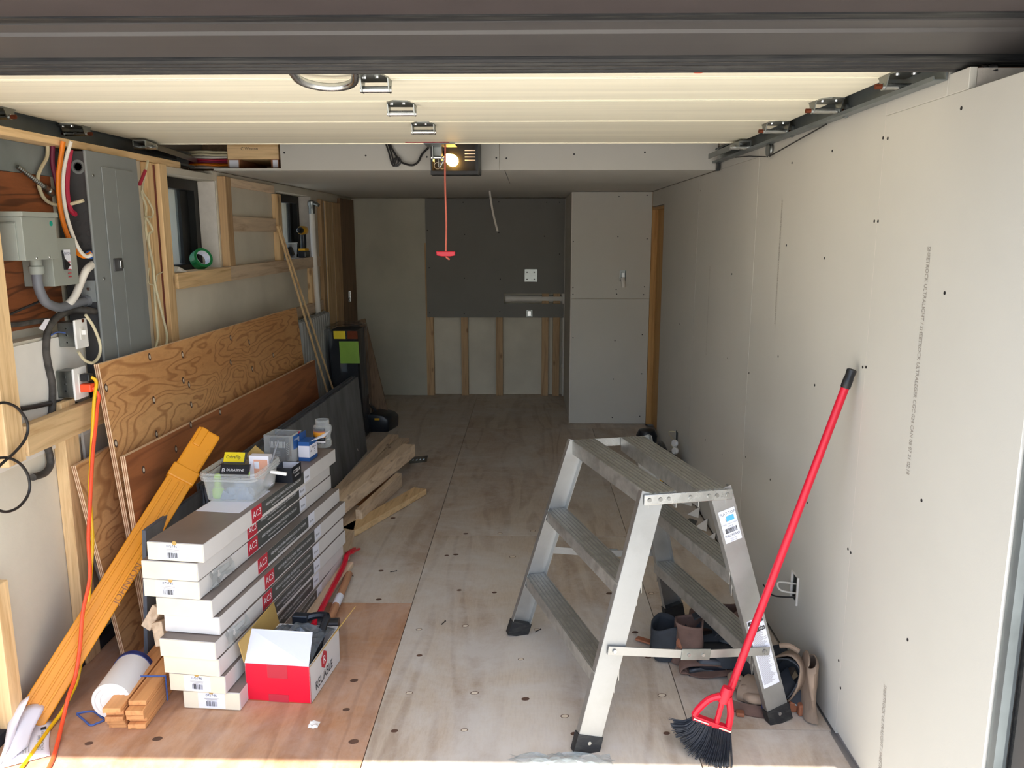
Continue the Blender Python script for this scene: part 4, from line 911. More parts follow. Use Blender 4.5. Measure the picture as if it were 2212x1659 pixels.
cable('coax_cable', 'thin black cable hanging in a low round loop below the post end', [wx(*c4(u, v), -1.612) for u, v in ((-60, 1235), (0, 1207), (80, 1212), (160, 1260), (210, 1340), (222, 1430), (195, 1510), (130, 1580), (45, 1610), (-30, 1590))], 0.0045, 'cable_black')
cable('plastic_tube', 'clear grey plastic tube sagging behind the leaning plywood', [wx(*c4(u, v), -1.69) for u, v in ((745, 855), (660, 870), (600, 905))] + [wx(*c8(u, v), -1.675) for u, v in ((600, 120), (590, 270), (640, 440), (700, 580), (740, 700), (770, 760))], 0.006, 'cable_white')
# cable bundle between panel and doubled post
def run(L, X=-1.657): return [wx(*c3(u, v), X) for u, v in L]
for i, (L, r, m, lab) in enumerate((
    ([(1262, 265), (1232, 400), (1208, 540), (1245, 650), (1240, 770), (1250, 900), (1290, 1080), (1308, 1250), (1322, 1450), (1338, 1659), (1345, 1780), (1320, 1890)], 0.0055, 'cable_cream', 'cream cable running straight down right beside the panel edge'),
    ([(1225, 430), (1215, 520), (1262, 600), (1305, 690), (1295, 745), (1262, 742)], 0.0045, 'cable_cream', 'short cream cable loop near the top of the panel edge'),
    ([(1240, 745), (1270, 790), (1302, 860), (1270, 895), (1275, 1000), (1305, 1150), (1320, 1300), (1360, 1480), (1400, 1640), (1425, 1760), (1412, 1880), (1380, 1960)], 0.0055, 'cable_cream', 'cream cable snaking from a loop down to the plywood top'),
    ([(1270, 1180), (1262, 1290), (1300, 1325), (1335, 1290), (1340, 1240), (1390, 1215)], 0.003, 'cable_cream', 'thin frayed cream wire curl beside the copper pipe'),
    ([(1190, 470), (1215, 410), (1240, 350)], 0.007, 'cable_red', 'short red cable end beside the panel top'))):
    cable('bundled_cable', lab, run(L, -1.657 + 0.004 * (i % 3)), r, m)
p = wx(*c3(1290, 300), -1.682); cpz = MB().lathe((-1.682, wx(*c3(1345, 1000), -1.682).y, 0.9), (0, 0, 1), [(0.014, 0), (0.014, 0.995)], 12)
tag(cpz.build('copper_pipe', 'copper', smooth=True), 'dark copper pipe standing against the doubled pine post', 'pipe')
# opening above the dropped ceiling: lumber and wires
sf = 4.47
a = wy(490, 317, sf); b = wy(604, 344, sf)
nb = tag(MB().box(a.x, b.x - 0.004, sf, 4.93, b.z, 2.075).build('lumber_block', 'pine_x', bevel=0.002), 'pine board block stored above the dropped ceiling beside the wires', 'lumber')
txt('C Weston', 0.022, ((a.x + b.x) / 2 - 0.02, sf, b.z + 0.055), (1, 0, 0), (0, 0, 1), 'print_dark', nb)
for (xa, xb) in ((491, 518), (585, 602)):
    aa = wy(xa, 346, sf); bb = wy(xb, 355, sf)
    ct = tag(MB().box(aa.x, bb.x, sf + 0.002, 4.93, 1.9385, b.z - 0.0005).build('carton_end', 'ply_edge_dark'), 'narrow carton under the pine block, %s' % ('at its cable side' if xa < 500 else 'at its drywall side'), 'carton', 'cartons under the pine block')
    MB().box(aa.x + 0.01, min(bb.x - 0.004, aa.x + 0.06), sf, sf + 0.0018, 1.944, b.z - 0.004).build('label', 'label_white', ct)
cols = ['cable_white', 'cable_red', 'cable_cream', 'cable_orange', 'cable_white', 'cable_black', 'cable_maroon', 'cable_cream']
nms = {'cable_white': 'white', 'cable_red': 'red', 'cable_cream': 'cream', 'cable_orange': 'orange', 'cable_black': 'black', 'cable_maroon': 'maroon'}
wn_ = 0
for k in range(14):
    r_ = 0.006; zz = 1.9385 + 0.009 + (k % 7) * 0.0135; yy = 4.50 + (k // 7) * 0.05 + random.uniform(0, 0.02)
    xx0 = -1.90 + random.uniform(0, 0.05)
    mcol = cols[(k * 3) % 8]
    tag(MB().tube([(xx0, yy, zz), (-1.85 + 0.07, yy - 0.012, zz + random.uniform(-0.002, 0.004)), (-1.72, yy + 0.01, zz + random.uniform(-0.002, 0.004)), (a.x - 0.01, yy, zz)], r_, 7, 4).build('stored_wire', mcol, smooth=True),
        nms[mcol] + ' electrical wire of the bundle above the dropped ceiling', 'wire', 'wires above the dropped ceiling')
# ================================================================ SHEETS LEANING ON THE LEFT SIDE
def lean_sheet(name, label, cat, b0, b1, top0, th, m, edges=None, knots=(), group=None, zfar=None):
    """board standing on the floor from b0 to b1, its near top corner at top0"""
    b0 = V(b0); b1 = V(b1); up = V(top0) - b0; al = (b1 - b0); upf = up * (zfar / up.z) if zfar else up
    n = al.cross(up).normalized(); n = n if n.x > 0 else -n
    t = thing(name, label, cat, tuple((b0 + b1) / 2), group)
    MB().prism([b0, b1, b1 + upf, b0 + up], n * th).build('board', m, t)
    if edges:
        e = al.normalized() * -0.0012
        for k in range(5):
            q0 = b0 + n * th * (k / 5); MB().prism([q0, q0 + n * th / 5, q0 + n * th / 5 + up, q0 + up], e).build('veneer_edge', edges[k % 2], t)
        zt = V((0, 0, 0.0010))
        MB().prism([b0 + up, b1 + upf, b1 + upf + n * th, b0 + up + n * th], zt).build('top_edge', edges[0], t)
    for (x, y) in knots:
        d = Fw * FPX + Rt * (x - CX) - Up * (y - CY); p0 = b0 + n * th; s = (p0 - CAM).dot(n) / d.dot(n); p = CAM + d * s
        k = MB().disc(p, n, 0.011, 0.001, 12, 1.5, al).build('knot', 'knot', t)
        MB().disc(p + n * 0.001, n, 0.007, 0.0006, 10, 1.3, al).build('patch', 'knot_light', k)
    return t
EL = ('ply_edge_light', 'ply_edge_dark')
T1 = wy(203, 788, 2.88)
lean_sheet('plywood_sheet', 'tall orange brown plywood sheet with swirling grain leaning below the breaker panel', 'plywood', (-1.487, 2.88, 0.0), (-1.487, 5.42, 0.0), (T1.x, 2.88, T1.z), 0.018, 'ply_sheet', EL,
           [(323, 771), (394, 766), (396, 822), (408, 831), (332, 864), (413, 874), (338, 938), (229, 838), (498, 730), (538, 739), (590, 767), (545, 797), (250, 958), (498, 783)], 'plywood sheets leaning on the wall', zfar=1.10)
T2 = wy(260, 987, 2.85)
lean_sheet('plywood_sheet', 'low reddish plywood sheet with dark scuffs leaning in front of the tall sheet', 'plywood', (-1.458, 2.85, 0.0), (-1.440, 5.45, 0.0), (T2.x, 2.85, T2.z), 0.018, 'ply_red', EL, [(475, 890), (412, 918), (380, 970), (310, 1015)], 'plywood sheets leaning on the wall', zfar=0.735)
T3 = wy(184, 1008, 2.76)
lean_sheet('plywood_sheet', 'small plywood offcut poking out behind the tall plywood sheet', 'plywood', (-1.522, 2.76, 0.0), (-1.522, 3.9, 0.0), (T3.x - 0.05, 2.76, T3.z), 0.016, 'ply_sheet', EL, [], 'plywood sheets leaning on the wall', zfar=0.8)
C1 = wy(307, 1146, 2.735)
lean_sheet('charcoal_panel', 'charcoal panel standing beside the flooring boxes near the yellow case', 'panel', (-1.430, 2.735, 0.0), (-1.388, 3.75, 0.0), (C1.x, 2.735, C1.z), 0.014, 'charcoal', ('charcoal_edge', 'charcoal_edge'), [], 'charcoal panels')
zc = 0.56
n0 = fl(440, 1052, zc); n1 = fl(770, 815, zc); dd = (n1 - n0)
for k in range(3):
    o_ = V((-0.024 * k, 0.02 * k, 0))
    lean_sheet('charcoal_panel', ('charcoal panel at the front of the leaning dark stack with scuffed face', 'charcoal panel in the middle of the leaning dark stack', 'charcoal panel at the back of the leaning dark stack')[k], 'panel',
               V((n0.x + 0.05, n0.y, 0)) + o_, V((n1.x + 0.05, n1.y, 0)) + o_, n0 + o_ * 1.0 + V((0, 0, 0.0)), 0.011, 'charcoal', ('charcoal_edge', 'charcoal_edge'), [], 'charcoal panels')
# ================================================================ YELLOW LEVEL CASE
Tc = wy(452, 935, 3.16); Bc = fl(62, 1560, 0.015)
lc_ = thing('level_case', 'long yellow plastic level case leaning against the plywood sheets', 'tool case', tuple(Bc))
d = (Tc - Bc).normalized(); nv = (CAM - (Tc + Bc) / 2); nv = (nv - d * nv.dot(d)).normalized(); sd = d.cross(nv).normalized()
def cprof(t0, t1, wdt, thk, name, m='yellow_case', off=0.0, lift=0.0, bev=0.004, par=None):
    a_ = Bc + (Tc - Bc) * t0; b_ = Bc + (Tc - Bc) * t1
    return MB().obox((a_ + b_) / 2 + sd * off + nv * lift, (b_ - a_) / 2, sd * wdt / 2, nv * thk / 2).build(name, m, par or lc_, bevel=bev)
cprof(0.0, 0.83, 0.098, 0.042, 'case_body'); cprof(0.83, 1.0, 0.094, 0.048, 'end_cap', bev=0.008); cprof(0.80, 0.85, 0.108, 0.055, 'collar', bev=0.006)
for o_ in (-0.030, 0.0, 0.022): cprof(0.02, 0.79, 0.008, 0.006, 'molded_rib', off=o_, lift=0.022, bev=0.0015)
cprof(0.93, 1.0, 0.03, 0.01, 'hang_tab', off=-0.02, lift=0.024)
for t_ in (0.86, 0.92): cprof(t_, t_ + 0.018, 0.014, 0.012, 'latch', off=0.036, lift=0.02, bev=0.002)
txt('JOHNSON', 0.034, Bc + (Tc - Bc) * 0.44 + sd * 0.036 + nv * 0.0215, d, sd * -1 if (d.cross(sd * -1)).dot(nv) > 0 else sd, 'ply_edge_dark', lc_)
# ================================================================ FLOORING BOXES
b1f = [((75, 583), (408, 592)), ((45, 692), (370, 708)), ((52, 802), (385, 815)), ((130, 915), (458, 925)), ((178, 1015), (505, 1027)), ((150, 1160), (480, 1180)), ((172, 1265), (505, 1275)), ((208, 1370), (540, 1378)), ((288, 1475), (632, 1478))]
bpx = lambda q: (290 + q[0] / 2.764, 960 + q[1] / 2.764)
NB = 9; HB = 0.066
yawd = V((0.128, 1.0, 0)).normalized()
words = ['topmost of the stack', 'second from the top of the stack', 'third from the top of the stack', 'fourth from the top of the stack', 'middle of the stack with a plain end', 'sixth from the top of the stack', 'third from the bottom of the stack', 'second from the bottom of the stack', 'lowest of the stack on the floor']
langs = ['HIGH QUALITY FLOORING- PISO DE ALTA CALIDAD', 'HIGH QUALITY FLOORING- REVETEMENTS DE SOL HAUT DE GAMME']
boxtop = []
for k in range(NB):
    z1 = HB * (NB - k); z0 = z1 - HB + 0.0008
    pl_ = fl(*bpx(b1f[k][0]), z1); pr = fl(*bpx(b1f[k][1]), z1)
    ya = yawd.copy() if k < 7 else V(((0.10, 0.065)[k - 7], 1, 0)).normalized(); ya.rotate(Quaternion((0, 0, 1), random.uniform(-0.006, 0.006)))
    sx_ = V((ya.y, -ya.x, 0)); W = 0.200; Lb = 1.205
    c0 = (pl_ + pr) / 2; c0.z = 0
    t = thing('flooring_box', 'shrink wrapped laminate flooring box, ' + words[k], 'flooring box', (c0.x, c0.y, z0), 'flooring boxes in the stack')
    cen = c0 + ya * Lb / 2 + V((0, 0, (z0 + z1) / 2)); hz = (z1 - z0) / 2
    MB().obox(cen, ya * Lb / 2, sx_ * W / 2, V((0, 0, hz - 0.0012))).build('carton', 'box_white', t, bevel=0.0025)
    MB().obox(cen + V((0, 0, hz - 0.0007)), ya * Lb / 2 * 0.996, sx_ * W / 2 * 0.985, V((0, 0, 0.0005))).build('top_print', 'box_taupe', t)
    fe_ = MB().obox(cen - ya * (Lb / 2 + 0.0008), ya * 0.0008, sx_ * W / 2 * 0.985, V((0, 0, hz * 0.93))).build('end_face', 'box_cream' if k != 4 else 'box_white', t)
    s0 = cen - ya * Lb / 2 + sx_ * (W / 2 + 0.0003)
    def sidep(ta, tb, za, zb, name, m):
        return MB().obox(s0 + ya * Lb * (ta + tb) / 2 + V((0, 0, hz * (za + zb) / 2)), ya * Lb * (tb - ta) / 2, V((0, 0, hz * (zb - za) / 2)), sx_ * 0.0006).build(name, m, t)
    sh = random.uniform(-0.008, 0.008) - (0.0 if k < 6 else 0.02)
    bd = sidep(0.355 + sh, 0.688 + sh, -0.72 if k % 3 else -0.55, 0.97, 'dark_band', 'band_grey'); sidep(0.688 + sh, 0.745 + sh, -0.6, 0.97, 'thickness_tab', 'label_white')
    rd = sidep(0.288 + sh, 0.355 + sh, -0.78, 0.97, 'red_label', 'label_red')
    txt('AC3', 0.036, s0 + ya * Lb * (0.3215 + sh) + sx_ * 0.0008 + V((0, 0, 0.004)), ya, (0, 0, 1), 'white_print', rd)
    txt(langs[k % 2 if k < 5 else 1], 0.0150, s0 + ya * Lb * (0.522 + sh) + sx_ * 0.0008 + V((0, 0, 0.010)), ya, (0, 0, 1), 'white_print', bd, sx=0.94 if k % 2 == 0 and k < 5 else 0.74)
    txt('MADE IN GERMANY  FABRIQUE EN ALLEMAGNE', 0.008, s0 + ya * Lb * (0.50 + sh) + sx_ * 0.0008 + V((0, 0, -0.008)), ya, (0, 0, 1), 'white_print', bd)
    txt('8 mm', 0.017, s0 + ya * Lb * (0.716 + sh) + sx_ * 0.0008, ya, (0, 0, 1), 'print_dark', t)
    if k in (0, 2, 7, 8):
        f0 = cen - ya * (Lb / 2 + 0.0016); o_ = -0.01 if k in (0, 2) else 0.0
        lb_ = MB().obox(f0 + sx_ * o_, sx_ * 0.047, V((0, 0, hz * 0.86)), ya * 0.0004).build('end_label', 'label_white', t)
        txt('075746', 0.013, f0 + sx_ * o_ - ya * 0.0006 + V((0, 0, hz * 0.62)), sx_, (0, 0, 1), 'print_dark', lb_)
        bc = MB()
        for i in range(13): bc.obox(f0 + sx_ * (o_ - 0.018 + i * 0.003) - ya * 0.0006 + V((0, 0, -hz * 0.35)), sx_ * random.choice((0.0005, 0.0009, 0.0012)), V((0, 0, 0.009)), ya * 0.0002)
        bc.build('barcode', 'print_dark', lb_)
        fp = MB()
        for i in range(3): fp.obox(f0 + sx_ * o_ - ya * 0.0006 + V((0, 0, hz * 0.25 - i * 0.004)), sx_ * (0.025 - 0.004 * i), V((0, 0, 0.0006)), ya * 0.0002)
        fp.build('fine_print', 'print_grey', lb_)
        MB().disc(f0 + V((0, 0, hz * 0.98)) - ya * 0.0003, -ya, 0.008, 0.001, 10).build('thumb_notch', 'kraft', t)
    if k in (2, 5):      # torn shrink wrap at the corner
        q0 = cen - ya * (Lb / 2 - 0.05) + sx_ * (W / 2 + 0.004)
        rows = [[q0 + ya * (0.04 * i) + sx_ * (0.004 + 0.012 * math.sin(i * 1.7 + j)) + V((0, 0, -0.02 + j * 0.018)) for j in range(4)] for i in range(5)]
        MB().grid(rows).build('torn_wrap', 'bag_clear', t)
    boxtop.append((cen, ya, sx_, hz, Lb, W))
cen, ya, sx_, hz, Lb, W = boxtop[0]
MB().obox(cen - ya * (Lb / 2 - 0.43) + V((0, 0, hz + 0.0002)) - sx_ * 0.01, ya * 0.13, sx_ * W / 2 * 0.85, V((0, 0, 0.0004))).build('instruction_panel', 'label_white', bpy.data.objects['flooring_box'])
ZT = HB * NB + 0.0005
# extra flooring cartons end behind the stack
eb = thing('plank_bundle', 'short pile of grey laminate planks lying behind the flooring boxes', 'planks', tuple(fl(752, 1010)))
pe = fl(772, 966, 0.10); pdv = V((0.16, 1, 0)).normalized(); psd = V((pdv.y, -pdv.x, 0))
for i in range(10):
    c_ = pe - pdv * (0.18 + random.uniform(-0.01, 0.01)) - psd * (0.085 + random.uniform(-0.004, 0.004)); c_.z = 0.0055 + 0.0102 * i
    MB().obox(c_, pdv * 0.18, psd * 0.085, V((0, 0, 0.0048))).build('plank', 'box_white' if i < 9 else 'band_grey', eb)
# ================================================================ THINGS ON TOP OF THE BOXES
def rrect(c, u, v, a, b, r, n=5):
    out = []
    for (sa, sb, g0) in ((1, 1, 0), (-1, 1, 90), (-1, -1, 180), (1, -1, 270)):
        for k in range(n):
            g_ = math.radians(g0 + 90 * k / (n - 1)); out.append(c + u * (sa * (a - r) + math.cos(g_) * r) + v * (sb * (b - r) + math.sin(g_) * r))
    return out
U = sx_; Vv = ya
q0 = fl(446, 1083, ZT); q1 = fl(548, 1086, ZT); q2 = fl(592, 1050, ZT)
ux = (q1 - q0).normalized(); vy = V((-ux.y, ux.x, 0))
ta = (q1 - q0).length / 2; tb = 0.115
tc = (q0 + q1) / 2 + vy * tb
tub = thing('storage_tub', 'clear rectangular plastic tub with a lipped rim on the flooring boxes', 'tub', tuple(tc))
Z = lambda h: V((0, 0, h))
rows = [rrect(tc + Z(0.002), ux, vy, 0.01, 0.01, 0.008), rrect(tc + Z(0.0015), ux, vy, ta - 0.004, tb - 0.004, 0.018), rrect(tc + Z(0.008), ux, vy, ta, tb, 0.02), rrect(tc + Z(0.095), ux, vy, ta + 0.012, tb + 0.010, 0.026)]
MB().grid(rows, closed=True).build('shell', 'tub', tub, smooth=True, solid=0.0016)
rim = MB()
for h_, o_ in ((0.088, 0.016), (0.100, 0.018), (0.110, 0.016)):
    R = rrect(tc + Z(h_), ux, vy, ta + o_, tb + o_, 0.03); rim.tube(R + [R[0], R[1]], 0.0048, 6, 0)
rim.build('rim', 'tub', tub, smooth=True)
MB().beam(tc + ux * (ta + 0.02) + vy * 0.01 + Z(0.085), tc + ux * (ta + 0.085) + vy * 0.015 + Z(0.075), 0.013, 0.013).build('handle_clip', 'white_plastic', tub, bevel=0.004)
def card(name, label, cat, c, u, v, n, m, **k):
    return tag(MB().obox(c, u, v, n).build(name, m, bevel=0.0008), label, cat)
# in the tub
tilt = V((0.15, 0.6, 1)).normalized()
yc_ = card('anchor_pack', 'packet of anchors with a yellow header card in the clear tub', 'packet', tc - ux * 0.055 + vy * 0.045 + Z(0.078), ux * 0.042, tilt * 0.072, vy * 0.004, 'band_grey')
tv = (tilt - ux * tilt.dot(ux)).normalized(); nf = ux.cross(tv).normalized(); nf = nf if nf.y < 0 else -nf
MB().obox(tc - ux * 0.055 + vy * 0.045 + Z(0.078) + tv * 0.05 + nf * 0.0052, ux * 0.042, tv * 0.02, nf * 0.0006).build('header_card', 'yellow_print', yc_)
txt('CobraFlip', 0.019, tc - ux * 0.058 + vy * 0.045 + Z(0.078) + tv * 0.05 + nf * 0.0062, ux, tv, 'print_dark', yc_, sx=0.8)
db = card('sander_pack', 'dark retail box with white lettering and green stripes lying in the tub', 'box', tc - ux * 0.02 - vy * 0.012 + Z(0.092), ux * 0.058, (vy * 0.5 + Z(0.8)).normalized() * 0.026, vy * 0.006, 'tool_black')
dv_ = (vy * 0.5 + Z(0.8)).normalized(); dn_ = ux.cross(dv_)
txt('DURASPINE', 0.0135, tc - ux * 0.016 - vy * 0.012 + Z(0.092) + dn_ * 0.0072, ux, dv_, 'white_print', db)
txt('B', 0.024, tc - ux * 0.064 - vy * 0.012 + Z(0.090) + dn_ * 0.0072, ux, dv_, 'white_print', db)
MB().obox(tc + ux * 0.028 - vy * 0.012 + Z(0.078) + dn_ * 0.0072, ux * 0.014, dv_ * 0.008, dn_ * 0.0004).build('green_stripes', 'lime', db)
lm = tag(MB().lathe(tc - ux * 0.062 - vy * 0.075 + Z(0.004), (0, 0, 1), [(0.020, 0), (0.022, 0.004), (0.022, 0.03), (0.014, 0.045), (0.012, 0.088), (0.010, 0.092)], 14).build('caulk_cap', 'lime', smooth=True), 'lime green plastic bottle standing in the tub', 'bottle')
crumple('parts_bag', 'blue grey bag of small parts filling the clear tub', 'bag', tc + ux * 0.012 - vy * 0.03 + Z(0.003), 0.062, 0.07, 0.055, 'bag_blue', 10)
sb_ = card('anchor_box', 'white and salmon carton standing in the back of the clear tub', 'box', tc + ux * 0.055 + vy * 0.062 + Z(0.075), ux * 0.040, V((0, 0, 0.062)), vy * 0.018, 'paper')
MB().obox(tc + ux * 0.062 + vy * 0.0435 + Z(0.082), ux * 0.028, V((0, 0, 0.040)), vy * 0.0005).build('front_print', 'salmon', sb_)
MB().obox(tc + ux * 0.046 + vy * 0.043 + Z(0.10), ux * 0.010, V((0, 0, 0.014)), vy * 0.0005).build('emblem', 'label_white', sb_)
txt('20/30', 0.012, tc + ux * 0.072 + vy * 0.0425 + Z(0.075), (0, 0, 1), -ux, 'label_red', sb_)
tag(MB().tube([tc + ux * 0.075 + vy * 0.02 + Z(0.012), tc + ux * 0.135 + vy * 0.055 + Z(0.20)], 0.0042, 8, 0).build('nail_punch', 'conduit_grey', smooth=True), 'slim grey steel rod standing slanted out of the tub', 'rod')
fp0 = tc - ux * 0.02 + vy * (tb + 0.02)
tag(MB().prism([fp0 - ux * 0.06 + Z(0.001), fp0 + ux * 0.075 + Z(0.001), fp0 + ux * 0.06 + Z(0.125), fp0 + ux * 0.025 + Z(0.155), fp0 - ux * 0.01 + Z(0.12), fp0 - ux * 0.05 + Z(0.125)], vy * 0.004).build('cardboard_flap', 'kraft'), 'torn tan cardboard piece standing behind the clear tub', 'cardboard')
# COBRA box
cc = (fl(600, 1043, ZT) + fl(636, 1033, ZT)) / 2 + ya * 0.015
cb_ = thing('anchor_tray', 'small open black COBRA box beside the clear tub', 'box', tuple(cc))
hx, hy, hh = 0.040, 0.046, 0.062
MB().obox(cc + Z(0.002), U * hx, Vv * hy, Z(0.002)).obox(cc + U * hx + Z(hh / 2 + 0.002), U * 0.001, Vv * hy, Z(hh / 2)).obox(cc - U * hx + Z(hh / 2 + 0.002), U * 0.001, Vv * hy, Z(hh / 2)).obox(cc - Vv * hy + Z(hh / 2 + 0.002), U * hx, Vv * 0.001, Z(hh / 2)).obox(cc + Vv * hy + Z(hh / 2 + 0.002), U * hx, Vv * 0.001, Z(hh / 2)).build('tray', 'tool_black', cb_)
MB().obox(cc + Z(0.012), U * (hx - 0.002), Vv * (hy - 0.002), Z(0.0006)).obox(cc + Vv * (hy - 0.0015) + Z(hh / 2 + 0.004), U * (hx - 0.002), Vv * 0.0005, Z(hh / 2 - 0.004)).build('lining', 'label_white', cb_)
txt('COBRA', 0.021, cc + U * (hx + 0.0012) + Z(0.042), Vv, (0, 0, 1), 'white_print', cb_); txt('ANCHORS', 0.010, cc + U * (hx + 0.0012) + Z(0.022), Vv, (0, 0, 1), 'white_print', cb_)
# clear bin with black grooved case
bc0 = fl(604, 1000, ZT) + ya * 0.045
bn = thing('clear_bin', 'clear plastic bin holding a black tool clip case on the boxes', 'bin', tuple(bc0))
hx, hy, hh = 0.063, 0.055, 0.125
MB().obox(bc0 + Z(0.001), U * hx, Vv * hy, Z(0.001)).obox(bc0 + U * hx + Z(hh / 2 + 0.002), U * 0.0008, Vv * hy, Z(hh / 2)).obox(bc0 - U * hx + Z(hh / 2 + 0.002), U * 0.0008, Vv * hy, Z(hh / 2)).obox(bc0 - Vv * hy + Z(hh / 2 + 0.002), U * hx, Vv * 0.0008, Z(hh / 2)).obox(bc0 + Vv * hy + Z(hh / 2 + 0.002), U * hx, Vv * 0.0008, Z(hh / 2)).build('shell', 'tub', bn)
R = [bc0 + U * a_ * hx + Vv * b_ * hy + Z(hh) for a_, b_ in ((1, 1), (-1, 1), (-1, -1), (1, -1))]
for i in range(4): MB().beam(R[i], R[(i + 1) % 4], 0.004, 0.004).build('rim', 'tub', bn)
lb_ = MB().obox(bc0 + U * (hx + 0.0012) + Vv * 0.005 + Z(0.09), Vv * 0.04, Z(0.03), U * 0.0004).build('label', 'blue_box', bn)
txt('CobraFlip', 0.014, bc0 + U * (hx + 0.002) + Vv * 0.0 + Z(0.102), Vv, (0, 0, 1), 'white_print', lb_); MB().disc(bc0 + U * (hx + 0.0016) + Vv * 0.028 + Z(0.095), U, 0.013, 0.0004, 14).build('emblem', 'label_white', lb_)
MB().obox(bc0 + U * (hx + 0.0016) + Vv * 0.03 + Z(0.124), Vv * 0.01, Z(0.004), U * 0.0005).build('red_tab', 'label_red', lb_)
bk_ = thing('clip_case', 'black plastic case with white grooved top standing in the clear bin', 'case', tuple(bc0))
cb0 = bc0 - U * 0.008 - Vv * 0.018 + Z(0.004)
MB().obox(cb0 + Z(0.055), U * 0.036, Vv * 0.022, Z(0.054)).build('body', 'tool_black', bk_, bevel=0.004)
for i in range(12): MB().obox(cb0 - U * 0.033 + U * 0.006 * i + Z(0.078) - Vv * 0.023, U * 0.0011, Vv * 0.001, Z(0.014)).build('groove', 'white_plastic', bk_)
for i in range(7): MB().obox(cb0 + U * 0.0366 + Z(0.03 + 0.008 * i), Vv * 0.012, Z(0.001), U * 0.0006).build('side_vent', 'white_plastic', bk_)
for i in range(3): MB().obox(cb0 + Z(0.045 - 0.008 * i) - Vv * 0.0228, U * 0.012, Z(0.002), Vv * 0.0006).build('logo_bar', 'conduit_grey', bk_)
# blue and white box with open flap
bb = fl(652, 996, ZT) + ya * 0.045 + U * 0.012
b2 = thing('screw_box', 'blue and white screw carton with its top flap open', 'box', tuple(bb))
hx, hy, hh = 0.026, 0.045, 0.088
MB().obox(bb + Z(hh / 2), U * hx, Vv * hy, Z(hh / 2)).build('carton', 'blue_box', b2)
MB().obox(bb + U * (hx + 0.0006) + Z(hh * 0.5), Vv * hy * 0.98, Z(hh * 0.30), U * 0.0005).build('white_print', 'paper', b2)
MB().obox(bb - Vv * (hy + 0.0006) + Z(hh * 0.5), U * hx * 0.98, Z(hh * 0.30), Vv * 0.0005).build('white_print', 'paper', b2)
for i in range(8): MB().obox(bb + U * (hx + 0.0016) + Vv * random.uniform(-0.03, 0.03) + Z(hh * random.uniform(0.28, 0.72)), (Vv + Z(0.6 * random.choice((-1, 1, 0.3)))).normalized() * 0.006, (Z(1) - Vv * 0.5).normalized() * 0.0014, U * 0.0003).build('screw_drawing', 'print_dark', b2)
MB().prism([bb + U * hx - Vv * hy * 0.6 + Z(hh), bb + U * hx + Vv * hy + Z(hh), bb + U * (hx + 0.06) + Vv * (hy + 0.01) + Z(hh + 0.03), bb + U * (hx + 0.05) + Vv * 0.01 + Z(hh + 0.012)], Z(0.0012)).build('flap', 'label_white', b2)
MB().obox(bb - U * hx + Z(hh + 0.016) + Vv * 0.01, U * 0.0008, Vv * hy * 0.75, Z(0.016)).build('back_flap', 'blue_box', b2)
# jar of screws
jc = fl(694, 967, ZT) + ya * 0.025
jr = thing('screw_jar', 'clear plastic jar of screws with an orange label and no lid', 'jar', tuple(jc))
MB().lathe(jc, (0, 0, 1), [(0.036, 0.001), (0.040, 0.006), (0.041, 0.02), (0.036, 0.045), (0.036, 0.055), (0.042, 0.075), (0.044, 0.09), (0.041, 0.102), (0.031, 0.108), (0.031, 0.112), (0.033, 0.114), (0.031, 0.118), (0.033, 0.122), (0.031, 0.126), (0.032, 0.132)], 24, cap1=False).build('shell', 'glass_clear', jr, smooth=True, solid=0.0015)
lab = lambda h0, h1, m, nm: MB().grid([[jc + V((math.cos(g_) * r_, math.sin(g_) * r_, h_)) for g_ in [math.radians(180 + 12 * i) for i in range(11)]] for h_, r_ in ((h0, 0.0425), (h1, 0.0425))]).build(nm, m, jr, smooth=True, solid=0.0006)
lab(0.026, 0.036, 'paper', 'label_white_band'); lab(0.036, 0.052, 'tool_black', 'label_black_band'); lab(0.052, 0.078, 'orange_label', 'label_orange_band'); lab(0.078, 0.083, 'label_red', 'label_red_band'); lab(0.083, 0.096, 'tool_black', 'label_top_band')
sc_ = MB()
for i in range(130):
    g_ = random.uniform(0, 6.28); r_ = random.uniform(0, 0.030); c_ = jc + V((math.cos(g_) * r_, math.sin(g_) * r_, random.uniform(0.006, 0.055))); dv2 = V((random.uniform(-1, 1), random.uniform(-1, 1), random.uniform(-0.6, 0.6))).normalized()
    sc_.tube([c_ - dv2 * 0.006, c_ + dv2 * 0.006], 0.0013, 4, 0)
tag(sc_.build('screws', 'galv_bright', jr), kind='stuff')
# ================================================================ RED AND WHITE CARTON
A0, A1, A2 = [fl(*q_) + V((0.014, 0, 0)) for q_ in ((525, 1512), (664, 1521), (727, 1427))]
rb = thing('hardware_carton', 'open red and white RELIABLE hardware carton on the plywood floor', 'carton', tuple((A0 + A2) / 2))
uu = (A1 - A0); vv = (A2 - A1); hB = wy(523, 1432, A0.y).z
A3 = A0 + vv; th_ = 0.003
un = uu.normalized(); vn = vv.normalized()
MB().prism([A0, A1, A2, A3], Z(0.003)).build('base', 'kraft', rb)
fr_ = MB().prism([A0, A1, A1 + Z(hB), A0 + Z(hB)], vn * th_).build('front_panel', 'reliable_red', rb)
MB().prism([A3, A2, A2 + Z(hB), A3 + Z(hB)], -vn * th_).build('back_panel', 'box_white', rb)
MB().prism([A0, A3, A3 + Z(hB), A0 + Z(hB)], un * th_).build('side_panel', 'box_white', rb)
sp_ = MB().prism([A1, A2, A2 + Z(hB), A1 + Z(hB)], -un * th_).build('side_panel', 'box_white', rb)
F0 = wy(541, 1358, A0.y + 0.10); F1 = wy(675, 1366, A0.y + 0.10)
